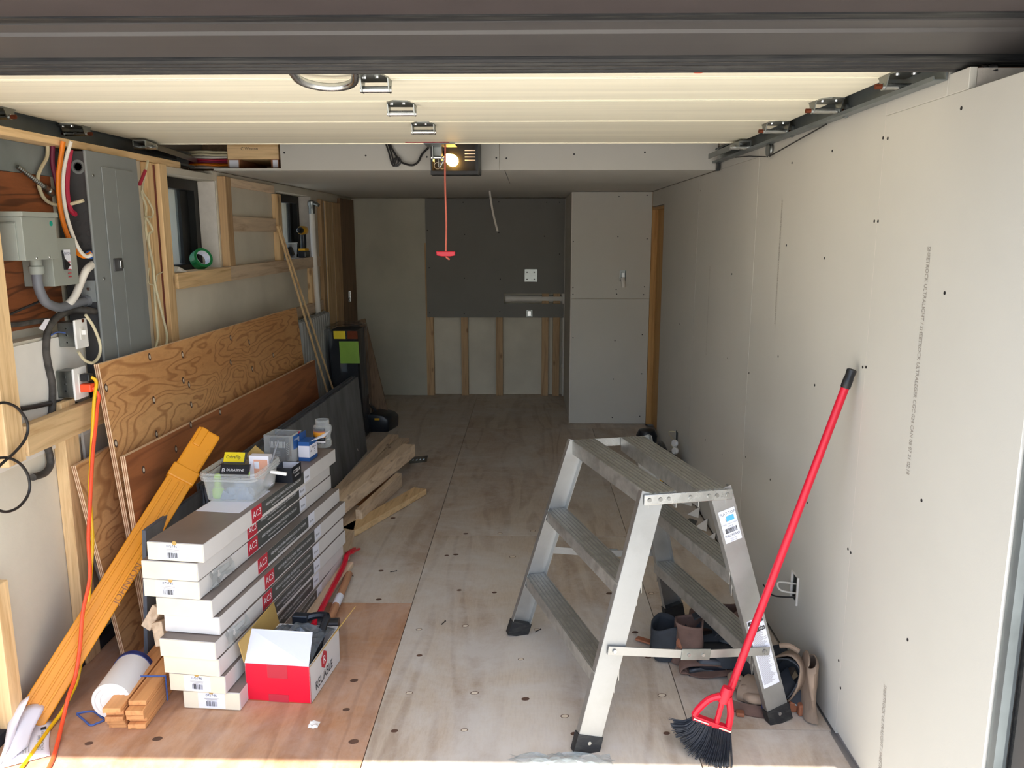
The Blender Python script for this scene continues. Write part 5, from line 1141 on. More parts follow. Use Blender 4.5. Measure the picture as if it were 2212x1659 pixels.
MB().prism([A0 + Z(hB), A1 + Z(hB) - un * 0.003, F1, F0], vn * 0.002).build('front_flap', 'label_white', rb)
MB().prism([A0 + Z(hB), A3 + Z(hB), A3 + Z(hB + 0.085) - un * 0.018, A0 + Z(hB + 0.075) - un * 0.016], -un * 0.003).build('left_flap', 'kraft', rb)
MB().prism([A2 + Z(hB), A1 + Z(hB), A1 + Z(hB + 0.004) + un * 0.004 + vn * 0.08, A2 + Z(hB + 0.075) + un * 0.06 + vn * 0.02], un * 0.003).build('right_flap', 'kraft', rb)
tp_ = A0 + uu * 0.5 + Z(hB)
MB().obox(tp_ - Z(0.025) - vn * 0.0006, un * 0.036, Z(0.025), vn * 0.0005).build('tape', 'label_red', fr_)
MB().obox(tp_ - Z(hB - 0.015) - vn * 0.0006, un * 0.036, Z(0.014), vn * 0.0005).build('tape', 'label_red', fr_)
lg = A1 + vv * 0.40 + un * 0.0006
txt('RELIABLE', 0.047, lg + vn * 0.01 + Z(hB * 0.27), vn, (0, 0, 1), 'print_dark', sp_, sx=0.88)
hxp = [lg + vn * 0.015 + Z(hB * 0.68) + vn * 0.030 * math.cos(math.radians(60 * k + 30)) + Z(0.034) * math.sin(math.radians(60 * k + 30)) for k in range(6)]
MB().prism(hxp, un * 0.0006).build('hexagon_logo', 'label_red', sp_)
txt('R', 0.042, lg + vn * 0.015 + Z(hB * 0.68) + un * 0.0008, vn, (0, 0, 1), 'white_print', sp_)
cm = (A0 + A2) / 2 + Z(0.02)
rows = []
for i in range(12):
    rows.append([])
    for k in range(12):
        u_ = i / 11; v_ = k / 11; e_ = min(u_, 1 - u_, v_, 1 - v_) * 2
        rows[-1].append(A0 + uu * (0.04 + 0.92 * u_) + vv * (0.1 + 0.86 * v_) + Z(0.012 + hB * 0.85 + e_ * random.uniform(0.0, 0.07) + 0.03 * math.sin(v_ * 3)))
tag(MB().grid(rows).build('plastic_liner', 'wrap', smooth=False), 'crumpled dark clear plastic bag stuffed in the red carton', 'plastic bag')
# ================================================================ FLOOR ITEMS ON THE LEFT
def yard(x, y, z=0.0): return fl(x, y, z)
# white tub lying on its side
f0 = fl(243, 1556); f1 = fl(296, 1478); ax = (f1 - f0); ax.z = 0; ax.normalize()
rB = 0.066; oB = f0 + V((0, 0, rB + 0.002)) + ax * 0.0
bu = thing('white_tub', 'white plastic tub with a dark blue lid lying on its side', 'tub', tuple(f0 + ax * 0.1))
MB().lathe(oB, ax, [(0.012, 0.006), (0.035, 0.006), (0.036, 0.004), (0.05, 0.004), (0.052, 0.0), (0.060, 0.0), (0.0635, 0.004), (0.0655, 0.19)], 32).build('body', 'white_plastic', bu, smooth=True)
MB().lathe(oB + ax * 0.19, ax, [(0.0655, 0), (0.068, 0.001), (0.068, 0.022), (0.062, 0.026), (0.01, 0.026)], 32).build('lid', 'lid_blue', bu, smooth=True)
lp = [fl(*c8(u, v), 0.003) for u, v in ((490, 1310), (540, 1300), (600, 1296), (640, 1325), (668, 1350), (620, 1372), (580, 1385), (540, 1352), (495, 1315))]
tag(MB().tube(lp, 0.0035, 6, 3).build('loose_strap', 'strap_blue', smooth=True), 'loose blue plastic strap loop lying beside the white tub', 'strap')
# bundle of cedar strips
bs0 = fl(232, 1578); bs1 = fl(322, 1572); sdir = (fl(330, 1412, 0.085) - fl(236, 1528, 0.085)); sdir.z = 0; sdir.normalize(); sx2 = V((sdir.y, -sdir.x, 0))
wS, hS = 0.058, 0.0178
org = bs0 + sx2 * wS / 2
where = ('cedar strip in the bundle column beside the white tub', 'cedar strip in the bundle column beside the flooring boxes')
for cidx in range(2):
    nst = 5
    for k in range(nst):
        off = random.uniform(-0.02, 0.02); so_ = random.uniform(-0.004, 0.004)
        p0 = org + sx2 * (cidx * (wS + 0.006) + so_ * 0.4) + sdir * (off + cidx * 0.01) + V((0, 0, hS * (k + 0.5) + 0.0005))
        lvl = ('at the very bottom', 'second from the floor', 'in the middle layer', 'second from the top', 'at the very top')[k]
        tag(MB().beam(p0, p0 + sdir * 0.42, wS, hS - 0.0012).build('cedar_strip', 'cedar_y', bevel=0.0012, seg=1), where[cidx] + ', ' + lvl, 'wood strip', 'strapped cedar strips')
q = org + sdir * 0.17
hS_ = hS * 5 + 0.004
sp0 = [q + sx2 * (-wS / 2 - 0.004) + V((0, 0, 0.002)), q + sx2 * (-wS / 2 - 0.004) + V((0, 0, hS * 5 + 0.004)), q + sx2 * (wS * 0.55) + V((0, 0, hS_)), q + sx2 * (wS * 1.5 + 0.012) + V((0, 0, hS_)), q + sx2 * (wS * 1.5 + 0.012) + V((0, 0, 0.002))]
tag(MB().tube(sp0, 0.0032, 6, 0).build('bundle_strap', 'strap_blue'), 'tight blue strap wrapped around the cedar strip bundle', 'strap')
# papers
def bent(name, label, P, m='paper', cat='paper', marks=None):
    rows = []
    a_, b_, c_, d_ = [V(p) for p in P[:4]]; lift = P[4]
    for i in range(9):
        u = i / 8; row = []
        for k in range(9):
            v = k / 8; p = (a_ * (1 - u) + b_ * u) * (1 - v) + (d_ * (1 - u) + c_ * u) * v
            row.append(p + V((0, 0, lift * math.sin(math.pi * u) * (0.4 + 0.6 * v))) + V((0.004 * math.sin(v * 5 + u * 3), 0, 0)))
        rows.append(row)
    return tag(MB().grid(rows).build(name, m, smooth=True, solid=0.0006), label, cat)
pa, pb2, pc, pd = fl(-5, 1662, 0.003), fl(108, 1632, 0.003), fl(109, 1555, 0.003), fl(20, 1570, 0.003)
sh_ = bent('paper_sheet', 'printed instruction sheet lying flat under the folded papers', (pa, pb2, pc, pd, 0.006))
ud = (pb2 - pa).normalized(); vd = V((-ud.y, ud.x, 0))
txt('INSTALLATION GUIDE', 0.011, fl(92, 1600, 0.0095), vd, -ud, 'print_dark', sh_); txt('FLOORING CARE', 0.011, fl(84, 1604, 0.0095), vd, -ud, 'print_dark', sh_)
MB().obox(fl(94, 1573, 0.0095), ud * 0.008, vd * 0.007, V((0, 0, 0.0004))).build('logo', 'print_dark', sh_)
tbx = MB()
for i in range(6): tbx.obox(fl(32 + 6 * i, 1624 - 1.5 * i, 0.0098), ud * 0.0006, vd * 0.022, V((0, 0, 0.0002)))
tbx.build('printed_table', 'print_grey', sh_)
bent('paper_sheet', 'folded white paper leaf standing up over the instruction sheet', (fl(0, 1660, 0.006), fl(60, 1612, 0.012), wy(95, 1524, 2.40), wy(46, 1533, 2.36), 0.012))
bent('paper_sheet', 'folded white paper leaf curling against the yellow case', (fl(-6, 1655, 0.012), fl(30, 1598, 0.03), wy(62, 1502, 2.36), wy(24, 1545, 2.33), 0.01))
# lumber ends behind the boxes
def lumber(label, p0, p1, wd, ht, m='pine_old_y', group='loose lumber', up=(0, 0, 1), name='lumber'):
    return tag(MB().beam(p0, p1, wd, ht, up).build(name, m, bevel=0.002, seg=1), label, 'lumber', group)
lumber('pale lumber end sticking out above another beside the flooring boxes', wy(326, 1335, 2.68), V((-1.30, 3.25, 0.06)), 0.04, 0.085, up=(0.5, 0, 1))
lumber('pale lumber end sticking out low beside the flooring boxes', wy(342, 1370, 2.64), V((-1.27, 3.2, 0.05)), 0.04, 0.085, up=(-0.25, 0, 1))
# loose lumber at the far side of the boxes
lumber('weathered flat board at the wall side of the lumber pile', fl(722, 1075, 0.022), fl(850, 943, 0.022), 0.085, 0.036)
lumber('weathered board beside the one at the wall side of the pile', fl(736, 1080, 0.06), fl(872, 950, 0.06), 0.085, 0.036)
lumber('long square beam lying on top of the lumber pile', fl(720, 1100, 0.125), fl(884, 972, 0.125), 0.085, 0.085)
lumber('narrow rough strip lying between the beam and the edge board', fl(770, 1095, 0.02), fl(848, 1015, 0.02), 0.032, 0.036, 'cedar_y')
lumber('short board standing on edge in the lumber pile', fl(775, 1118, 0.047), fl(862, 1036, 0.047), 0.038, 0.09)
lumber('flat board with an orange edge lying apart on the open floor', fl(752, 1150, 0.02), fl(908, 1060, 0.02), 0.09, 0.036, 'pine_y')
lumber('short flat plank lying along the ends of the flooring boxes', fl(738, 1205, 0.02), fl(762, 1098, 0.02), 0.075, 0.036)
pk = lumber('pale stamped plank lying beside the boxes under the crowbar', fl(640, 1365, 0.014), fl(750, 1218, 0.014), 0.065, 0.024)
pm = fl(668, 1302, 0.0265); dv = (fl(750, 1218, 0) - fl(640, 1365, 0)).normalized()
txt('GLUE S-P-F', 0.022, pm, V((dv.y, -dv.x, 0)), dv, 'print_dark', pk, sx=0.5)
mbk = thing('metal_angle', 'bent galvanized steel strap angle on the lumber pile end', 'bracket', tuple(fl(885, 998)))
b0, b1_, b2_ = fl(848, 1014, 0.045), fl(884, 990, 0.045), fl(923, 998, 0.002)
MB().beam(b0, b1_, 0.004, 0.05, (0.2, -1, 1)).build('long_leg', 'galv', mbk)
ab_ = MB().beam(b1_ + V((0, 0, -0.015)), b2_ + V((0, 0, 0.024)), 0.004, 0.055, (0.1, -0.4, 1)).build('short_leg', 'galv', mbk)
for t_ in (0.2, 0.4, 0.6, 0.8): MB().lathe(lerp(b1_ + V((0, 0, -0.012)), b2_ + V((0, 0, 0.026)), t_) + V((0, -0.003, 0)), (0, -1, 0.3), [(0.007, 0), (0.007, 0.002), (0.005, 0.002), (0.005, 0.0)], 10).build('punched_ring', 'galv', ab_)
# crowbar and hammer
w0 = fl(676, 1352, 0.05); w1 = fl(742, 1222, 0.04); w2 = fl(752, 1196, 0.055); w3 = fl(768, 1188, 0.035)
cw = thing('crowbar', 'red painted crowbar with a curved claw lying beside the flooring boxes', 'crowbar', tuple(fl(715, 1280)))
MB().tube([w0, lerp(w0, w1, 0.5), w1, lerp(w1, w2, 0.6) + V((0, 0, 0.01)), w2, lerp(w2, w3, 0.6)], 0.0125, 8, 5).build('bar', 'red_plastic', cw, smooth=True)
dcl = (w3 - w2).normalized(); sdc = dcl.cross(V((0, 0, 1))).normalized()
for s in (-1, 1): MB().prism([w2 + dcl * 0.02 + sdc * s * 0.004, w2 + dcl * 0.02 + sdc * s * 0.014, w3 + dcl * 0.02 + sdc * s * 0.019, w3 + dcl * 0.025 + sdc * s * 0.007], V((0, 0, 0.008))).build('claw', 'red_plastic', cw)
h0 = fl(708, 1350, 0.02); h1 = fl(754, 1240, 0.02)
hm = thing('sledge_hammer', 'hammer with a brown wooden handle lying beside the red crowbar', 'hammer', tuple(fl(730, 1290)))
MB().tube([h0, lerp(h0, h1, 0.5), h1], 0.0165, 12, 4).build('handle', 'hammer_wood', hm, smooth=True)
dm = (h1 - h0).normalized()
MB().lathe(lerp(h0, h1, 0.35), dm, [(0.0172, 0), (0.0172, 0.09)], 12).build('sticker', 'label_white', hm, smooth=True)
hd_ = h0 - dm * 0.02 + V((0, 0, 0.012)); sd_ = V((dm.y, -dm.x, 0))
MB().tube([hd_ - sd_ * 0.07 + V((0, 0, 0.0)), hd_, hd_ + sd_ * 0.05], 0.028, 10, 4).build('head', 'tool_black', hm, smooth=True)
tg_ = thing('pry_hook', 'black coated steel hook tool sticking out of the red carton', 'tool', tuple(A0 + vv * 0.7 + uu * 0.8 + Z(0.01)))
hk = A0 + vv * 0.72 + uu * 0.84
MB().tube([hk + Z(0.03) - vn * 0.12, hk + Z(0.10) - vn * 0.05, hk + Z(0.165) + vn * 0.02, hk + Z(0.19) + vn * 0.06, hk + Z(0.185) + vn * 0.07 - un * 0.05, hk + Z(0.17) + vn * 0.06 - un * 0.09], 0.014, 8, 5).build('hook', 'tool_black', tg_, smooth=True)
MB().obox(hk + Z(0.175) + vn * 0.062 - un * 0.10, un * 0.03, vn * 0.018, Z(0.018)).build('hook_end', 'tool_black', tg_, bevel=0.005)
# ================================================================ FAR LEFT CORNER
rd_ = thing('radiator', 'white ribbed cast radiator below the far window', 'radiator', (-1.63, 6.15, 0.0))
yr0 = wx(640, 700, -1.63).y; nf_ = 13
for k in range(nf_):
    yy = yr0 + 0.062 * k
    MB().tube([(-1.642, yy, 0.06), (-1.642, yy, 0.5), (-1.642, yy, 0.93), (-1.63, yy, 0.965), (-1.61, yy, 0.965), (-1.598, yy, 0.93), (-1.598, yy, 0.5), (-1.598, yy, 0.06)], 0.023, 8, 3).build('fin', 'radiator', rd_, smooth=True)
for zz in (0.12, 0.90): MB().lathe((-1.62, yr0 - 0.02, zz), (0, 1, 0), [(0.02, 0), (0.02, 0.062 * nf_ - 0.02)], 12).build('header', 'radiator', rd_, smooth=True)
for yy in (yr0 + 0.01, yr0 + 0.062 * (nf_ - 1) - 0.01): MB().box(-1.655, -1.585, yy - 0.02, yy + 0.02, 0.0, 0.07).build('foot', 'radiator', rd_, bevel=0.004)
pkg = thing('wrapped_underlay', 'dark underlay packs wrapped in clear plastic with green labels', 'package', (-1.40, 6.3, 0))
k0 = fl(790, 952); 
B_ = [V((-1.52, 6.08, 0.0)), V((-1.27, 6.08, 0.0)), V((-1.27, 6.44, 0.0)), V((-1.52, 6.44, 0.0))]; tl_ = V((-0.065, 0.02, 0.84))
tl_ = V((-0.05, 0.08, 0.86))
MB().prism([p + V((0.02, 0.02, 0)) if i == 0 else p + V((-0.02 if i in (1, 2) else 0.02, 0.02 if i < 2 else -0.02, 0)) for i, p in enumerate(B_)], tl_ * 0.985).build('foam_block', 'foam_black', pkg)
cr = []
for i in range(9):
    t_ = i / 8; ring = []
    for j in range(4):
        for s_ in range(5):
            p = B_[j].lerp(B_[(j + 1) % 4], s_ / 5) + tl_ * t_ + V((0, 0, 0.002)); o_ = (p - (sum(B_, V((0, 0, 0))) / 4 + tl_ * t_)); o_.z = 0
            ring.append(p + o_.normalized() * random.uniform(-0.004, 0.012))
    cr.append(ring)
MB().grid(cr, closed=True).build('plastic_wrap', 'wrap_thin', pkg)
rows = [[(B_[0] + tl_ + V((0, 0, 0.006))).lerp(B_[1] + tl_ + V((0, 0, 0.006)), i / 6).lerp((B_[3] + tl_ + V((0, 0, 0.006))).lerp(B_[2] + tl_ + V((0, 0, 0.006)), i / 6), j / 6) + V((0, 0, random.uniform(0, 0.03))) for j in range(7)] for i in range(7)]
MB().grid(rows).build('wrap_top', 'wrap_thin', pkg)
fn = V((0, -1, 0.10)).normalized()
def plab(u, t_, wu, ht_, m): 
    c_ = B_[0].lerp(B_[1], u) + tl_ * t_ + fn * 0.014; return MB().obox(c_, V((wu, 0, 0)), tl_.normalized() * ht_, fn * 0.0008).build('label', m, pkg)
gl = plab(0.72, 0.80, 0.075, 0.085, 'grass_label'); plab(0.45, 0.955, 0.045, 0.03, 'yellow_print'); plab(0.85, 0.955, 0.04, 0.03, 'rust'); plab(0.55, 0.10, 0.06, 0.05, 'grass_label')
lumber('brown board leaning upright behind the wrapped underlay packs', V((-1.20, 6.52, 0.0)) + V((0, 0, 0.003)), V((-1.42, 6.66, 0.88)), 0.13, 0.02, 'dark_wood', up=(0, 1, 0))
tb_ = thing('tool_bag', 'small black tool bag on the floor by the wrapped packs', 'tool bag', tuple(fl(818, 932)))
t0 = fl(818, 934); 
MB().prism([t0 + V((-0.10, 0, 0)), t0 + V((0.08, 0.0, 0)), t0 + V((0.085, 0, 0.10)), t0 + V((0.05, 0, 0.135)), t0 + V((-0.07, 0, 0.16)), t0 + V((-0.105, 0, 0.12))], (0.05, 0.22, 0)).build('body', 'tool_black', tb_, bevel=0.015, smooth=True)
MB().tube([t0 + V((-0.11, 0.06, 0.10)), t0 + V((-0.13, 0.06, 0.2)), t0 + V((-0.08, 0.1, 0.20)), t0 + V((-0.03, 0.1, 0.15))], 0.012, 8).build('handle', 'tool_black', tb_, smooth=True)
MB().obox(t0 + V((-0.01, -0.003, 0.11)), V((0.02, 0, 0)), V((0, 0, 0.008)), V((0, 0.002, 0))).build('badge', 'drill_yellow', tb_)
for (a_, b_, lab_) in (((599, 488), (738, 950), 'thin wooden stick leaning from the window post, closer to the radiator'), ((603, 488), (752, 940), 'thin wooden stick leaning from the window post, farther from the radiator')):
    tpp = wx(a_[0], a_[1], -1.648); bpp = fl(b_[0], b_[1], 0.006)
    tag(MB().tube([tpp, bpp], 0.008, 6, 0).build('wooden_stick', 'pine_z'), lab_, 'stick', 'thin sticks by the radiator')
# things on the window sills
zs = 1.4145
tr_p = wx(437, 577, -1.70); tz = 1.411
tpr = thing('tape_roll', 'green tape roll standing on the near window sill', 'tape roll', (tr_p.x, tr_p.y, tz))
axv = V((0.75, -0.55, 0.35)).normalized(); cT = V((-1.715, tr_p.y + 0.03, tz + 0.052))
MB().lathe(cT - axv * 0.024, axv, [(0.038, 0), (0.052, 0), (0.052, 0.048), (0.038, 0.048), (0.038, 0)], 28, False, False).build('tape', 'tape_green', tpr, smooth=False)
MB().lathe(cT - axv * 0.023, axv, [(0.036, 0), (0.038, 0), (0.038, 0.046), (0.036, 0.046), (0.036, 0)], 28, False, False).build('core', 'label_white', tpr)
p = wx(392, 560, -1.74); tag(MB().prism([(-1.75, 3.86, tz), (-1.75, 3.96, tz), (-1.75, 3.90, tz + 0.19), (-1.75, 3.86, tz + 0.24)], (0.006, 0, 0)).build('yellow_shim', 'plastic_tan'), 'tapered yellowish plastic wedge on the near window sill', 'wedge')
crumple('paper_rag', 'crumpled white rag on the near window sill beside the post', 'rag', V((-1.71, 3.90, tz)), 0.04, 0.06, 0.03, 'white_paper', 6)
dc = wx(632, 555, -1.70)
cu_ = thing('plastic_cup', 'clear plastic cup on the far window sill', 'cup', (-1.70, dc.y, zs))
MB().lathe((-1.705, dc.y, zs), (0, 0, 1), [(0.001, 0.001), (0.032, 0.001), (0.042, 0.105), (0.045, 0.11)], 18, False, False).build('shell', 'glass_clear', cu_, smooth=True, solid=0.0015)
MB().lathe((-1.705, dc.y, zs + 0.107), (0, 0, 1), [(0.043, 0), (0.048, 0.002), (0.048, 0.008), (0.043, 0.008), (0.043, 0)], 18, False, False).build('rim', 'tub', cu_, smooth=True)
tag(MB().obox((-1.69, dc.y - 0.11, zs + 0.045), V((0.02, 0, 0.012)), V((-0.01, 0.0, 0.028)), V((0, 0.04, 0))).build('small_carton', 'tool_black'), 'small tilted dark carton leaning beside the plastic cup', 'carton')
tag(MB().lathe((-1.70, dc.y - 0.25, zs), (0, 0, 1), [(0.001, 0.001), (0.034, 0.001), (0.040, 0.075), (0.042, 0.08)], 18, False, False).build('plastic_cup', 'glass_clear', smooth=True, solid=0.0015), 'clear plastic cup without rim behind the window post', 'cup')
dl = wx(653, 545, -1.69); yD = dl.y
dr_ = thing('cordless_drill', 'yellow and black cordless drill standing on the far window sill', 'drill', (-1.69, yD, zs))
MB().box(-1.715, -1.655, yD - 0.035, yD + 0.085, zs, zs + 0.05).build('battery', 'tool_black', dr_, bevel=0.008)
MB().box(-1.712, -1.66, yD - 0.03, yD + 0.08, zs + 0.05, zs + 0.068).build('battery_cap', 'drill_yellow', dr_, bevel=0.005)
MB().tube([(-1.686, yD + 0.02, zs + 0.06), (-1.686, yD + 0.03, zs + 0.12), (-1.686, yD + 0.025, zs + 0.17)], 0.021, 10).build('grip', 'tool_black', dr_, smooth=True)
MB().lathe((-1.686, yD - 0.03, zs + 0.20), (0, 1, 0), [(0.024, 0), (0.032, 0.02), (0.032, 0.10), (0.024, 0.115)], 16).build('motor_housing', 'drill_yellow', dr_, smooth=True)
MB().lathe((-1.686, yD - 0.085, zs + 0.20), (0, 1, 0), [(0.010, 0), (0.020, 0.015), (0.024, 0.055)], 16).build('chuck', 'black_plastic', dr_, smooth=True)
pv = wx(680, 600, -1.655)
vp = thing('vent_pipe', 'white plastic pipe standing beside the far window frame', 'pipe', (-1.655, pv.y, 0.99))
MB().tube([(-1.645, pv.y + 0.02, 0.97), (-1.65, pv.y, 1.3), (-1.652, pv.y - 0.01, 1.74)], 0.021, 12, 3).build('pipe', 'white_paper', vp, smooth=True)
MB().lathe((-1.652, pv.y - 0.01, 1.74), (0, 0, 1), [(0.024, 0), (0.024, 0.05), (0.03, 0.06), (0.03, 0.09), (0.012, 0.10)], 12).build('valve', 'galv', vp, smooth=True)
MB().tube([(-1.652, pv.y - 0.01, 1.81), (-1.62, pv.y - 0.03, 1.815), (-1.59, pv.y - 0.04, 1.80)], 0.014, 8).build('valve_spout', 'galv', vp, smooth=True)
for (yy, zz0, lab_) in ((6.675, 0.97, 'upright white trim strip between the pine posts by the corner'), (6.955, 0.0, 'tall white trim strip behind the stamped pine post')):
    tag(MB().box(-1.698, -1.668, yy - 0.012, yy + 0.012, zz0, 1.84).build('trim_strip', 'white_paper'), lab_, 'trim')
hp_ = wx(755, 640, -1.668)
MB().box(-1.6695, -1.664, hp_.y - 0.04, hp_.y + 0.03, hp_.z - 0.05, hp_.z + 0.05).build('hinge', 'galv_bright', wl)
MB().lathe((-1.660, hp_.y, hp_.z - 0.05), (0, 0, 1), [(0.008, 0), (0.008, 0.1)], 10).build('hinge_knuckle', 'galv_bright', wl, smooth=True)
# ================================================================ TOOL BELT AND GLOVES BY THE RIGHT WALL
def band(P, wv, th, smooth=6):
    """strap swept through the points P; wv = half width vector at each point"""
    P = [V(p) for p in P]; Wv = [V(q) for q in wv] if isinstance(wv, list) else [V(wv)] * len(P)
    S = spline(P, smooth); SW = spline(Wv, smooth); m = len(S); vs = []; fs = []
    for i in range(m):
        t = (S[min(i + 1, m - 1)] - S[max(i - 1, 0)]).normalized(); n = t.cross(SW[i]).normalized() * th / 2
        vs += [S[i] - SW[i] - n, S[i] + SW[i] - n, S[i] + SW[i] + n, S[i] - SW[i] + n]
    for i in range(m - 1):
        for k in range(4): fs.append((i * 4 + k, i * 4 + (k + 1) % 4, (i + 1) * 4 + (k + 1) % 4, (i + 1) * 4 + k))
    fs += [(3, 2, 1, 0), (m * 4 - 4, m * 4 - 3, m * 4 - 2, m * 4 - 1)]
    return MB().add(vs, fs)
def pouch(o, u, v, wdir, rings, n=24, wob=0.007):
    o = V(o); u = V(u); v = V(v); wdir = V(wdir).normalized(); rows = []; ph = random.uniform(0, 6)
    fine = []
    for i in range(len(rings) - 1):
        for j in range(3): fine.append(tuple(rings[i][q] + (rings[i + 1][q] - rings[i][q]) * j / 3 for q in range(4)))
    fine.append(rings[-1])
    for (h, a, b, du) in fine: rows.append([u * wob * math.sin(3 * k * 6.283 / n + h * 30 + ph) + v * wob * math.sin(2 * k * 6.283 / n - h * 22 + ph * 2) + wdir * (wob * 1.6 * math.sin(2 * k * 6.283 / n + ph) if h > 0.02 else 0) + o + wdir * h + u * (du + a * math.copysign(abs(math.cos(2 * math.pi * k / n)) ** 0.7, math.cos(2 * math.pi * k / n))) + v * b * math.copysign(abs(math.sin(2 * math.pi * k / n)) ** 0.7, math.sin(2 * math.pi * k / n)) for k in range(n)])
    return MB().grid(rows, closed=True)
tb = thing('tool_belt', 'worn leather tool belt with brown pouches and black straps by the ladder', 'tool belt', tuple(fl(1590, 1480)))
X3 = V((1, 0, 0)); Y3 = V((0, 1, 0)); Z3 = V((0, 0, 1))
# upright brown holster
h0 = fl(1486, 1440)
pouch(h0 + V((0.0, 0.03, 0.004)), X3, Y3, (0.03, 0.05, 1), [(0.0, 0.030, 0.02, 0), (0.006, 0.052, 0.045, 0), (0.06, 0.046, 0.04, 0), (0.13, 0.050, 0.045, 0), (0.165, 0.056, 0.05, 0)]).build('holster', 'leather_brown', tb, smooth=True, solid=0.005)
pouch(h0 + V((0.13, -0.015, 0.012)), V((0, 0.3, 1)).normalized() * 1.0, Y3, (1, 0.1, 0), [(-0.14, 0.012, 0.035, 0.0), (-0.06, 0.022, 0.05, 0.0), (0.06, 0.026, 0.052, 0.004), (0.16, 0.020, 0.04, 0.004)]).build('flat_pouch', 'tool_black', tb, smooth=True, solid=0.005)
# black pouch left of it
b0 = fl(1436, 1432)
pouch(b0 + V((0.0, 0.05, 0.005)), X3, Y3, (0.12, 0.06, 1), [(0.0, 0.02, 0.02, 0), (0.005, 0.045, 0.05, 0), (0.07, 0.055, 0.055, 0), (0.13, 0.06, 0.06, 0.006)]).build('pouch', 'webbing_black', tb, smooth=True, solid=0.005)
MB().beam(fl(1375, 1378, 0.012), fl(1408, 1388, 0.012), 0.03, 0.008).build('leather_tab', 'leather_rust', tb, bevel=0.003)
MB().lathe(b0 + V((0.06, -0.01, 0.09)), (0, -1, 0.2), [(0.022, 0), (0.024, 0.006), (0.018, 0.012)], 12).build('rivet_patch', 'leather_rust', tb, smooth=True)
# hammer loop on top
lp0 = h0 + V((0.055, 0.04, 0.15))
band([lp0 + V((-0.03, 0.02, 0.02)), lp0 + V((0.0, 0.0, 0.045)), lp0 + V((0.045, 0.0, 0.04)), lp0 + V((0.065, 0.0, 0.0)), lp0 + V((0.045, 0.0, -0.04))], Y3 * 0.022, 0.005).build('hammer_loop', 'webbing_black', tb, smooth=True)
# webbing straps
band([fl(1482, 1418, 0.05), fl(1520, 1422, 0.055), fl(1570, 1428, 0.06), fl(1625, 1424, 0.075), fl(1668, 1412, 0.09), fl(1700, 1405, 0.085)], V((0, 0.008, 0.026)), 0.005).build('belt_strap', 'webbing_black', tb, smooth=True)
band([fl(1500, 1395, 0.06), fl(1540, 1385, 0.07), fl(1580, 1382, 0.075), fl(1625, 1385, 0.08)], V((0, 0.02, 0.02)), 0.005).build('belt_strap', 'webbing_black', tb, smooth=True)
band([fl(1470, 1440, 0.012), fl(1510, 1452, 0.014), fl(1560, 1448, 0.02), fl(1610, 1438, 0.035), fl(1650, 1430, 0.05)], V((0.0, 0.03, 0.004)), 0.006).build('belt_strap', 'leather_brown', tb, smooth=True)
band([fl(1690, 1452, 0.10), fl(1700, 1478, 0.085), fl(1716, 1500, 0.06), fl(1735, 1512, 0.045)], V((0.022, 0.012, 0.012)), 0.006).build('belt_strap', 'webbing_black', tb, smooth=True)
band([fl(1668, 1410, 0.10), fl(1690, 1415, 0.105), fl(1712, 1424, 0.10)], V((0.012, -0.012, 0.026)), 0.006).build('belt_strap', 'webbing_black', tb, smooth=True)
# big open tan pouch against the wall
o3 = fl(1712, 1515)
ax3 = V((-0.55, -0.65, 0.35)).normalized(); u3 = V((0.45, -0.2, 0.85)).normalized(); v3 = ax3.cross(u3).normalized()
c3_ = V((0.895, 2.56, 0.095))
pouch(c3_ - ax3 * 0.10, u3, v3, ax3, [(0.0, 0.03, 0.02, 0), (0.008, 0.07, 0.05, 0), (0.08, 0.082, 0.062, 0), (0.15, 0.078, 0.064, 0)]).build('tan_pouch', 'leather_tan', tb, smooth=True, solid=0.006)
pouch(c3_ - ax3 * 0.05, u3, v3, ax3, [(0.0, 0.03, 0.02, 0), (0.004, 0.066, 0.050, 0), (0.06, 0.070, 0.054, 0), (0.112, 0.070, 0.056, 0)]).build('pouch_lining', 'webbing_black', tb, smooth=True, solid=0.004)
pouch(V((0.955, 2.50, 0.004)), V((0.15, 0.9, 0)).normalized(), V((1, -0.15, 0)).normalized(), (-0.02, 0.02, 1), [(0.0, 0.05, 0.008, 0), (0.006, 0.085, 0.017, 0), (0.10, 0.082, 0.020, 0.004), (0.17, 0.06, 0.016, 0.008), (0.185, 0.05, 0.01, 0.01)]).build('tan_pouch', 'leather_tan', tb, smooth=True, solid=0.005)
MB().tube([V((0.93, 2.56, 0.19)), V((0.90, 2.57, 0.205)), V((0.87, 2.58, 0.20))], 0.009, 8).build('pouch_cord', 'leather_tan', tb, smooth=True)
for (x, y) in ((1716, 1520), (1736, 1528)):
    p = fl(x, y, 0.022); MB().obox(p, V((0.024, 0.004, 0)), V((0, 0.022, 0)), V((0, 0, 0.020))).build('leather_tab', 'leather_rust', tb, bevel=0.006)
    MB().lathe(p + V((0, -0.02, 0.012)), (0, -1, 0.4), [(0.008, 0), (0.007, 0.004)], 10).build('rivet', 'galv_bright', tb)
band([fl(1574, 1520, 0.014), fl(1600, 1530, 0.014), fl(1640, 1538, 0.013), fl(1682, 1541, 0.012)], V((0.0, 0.018, 0.010)), 0.007).build('lower_strap', 'leather_brown', tb, smooth=True)
MB().beam(fl(1590, 1540, 0.010), fl(1608, 1542, 0.010), 0.026, 0.014).build('strap_end', 'leather_rust', tb, bevel=0.004)
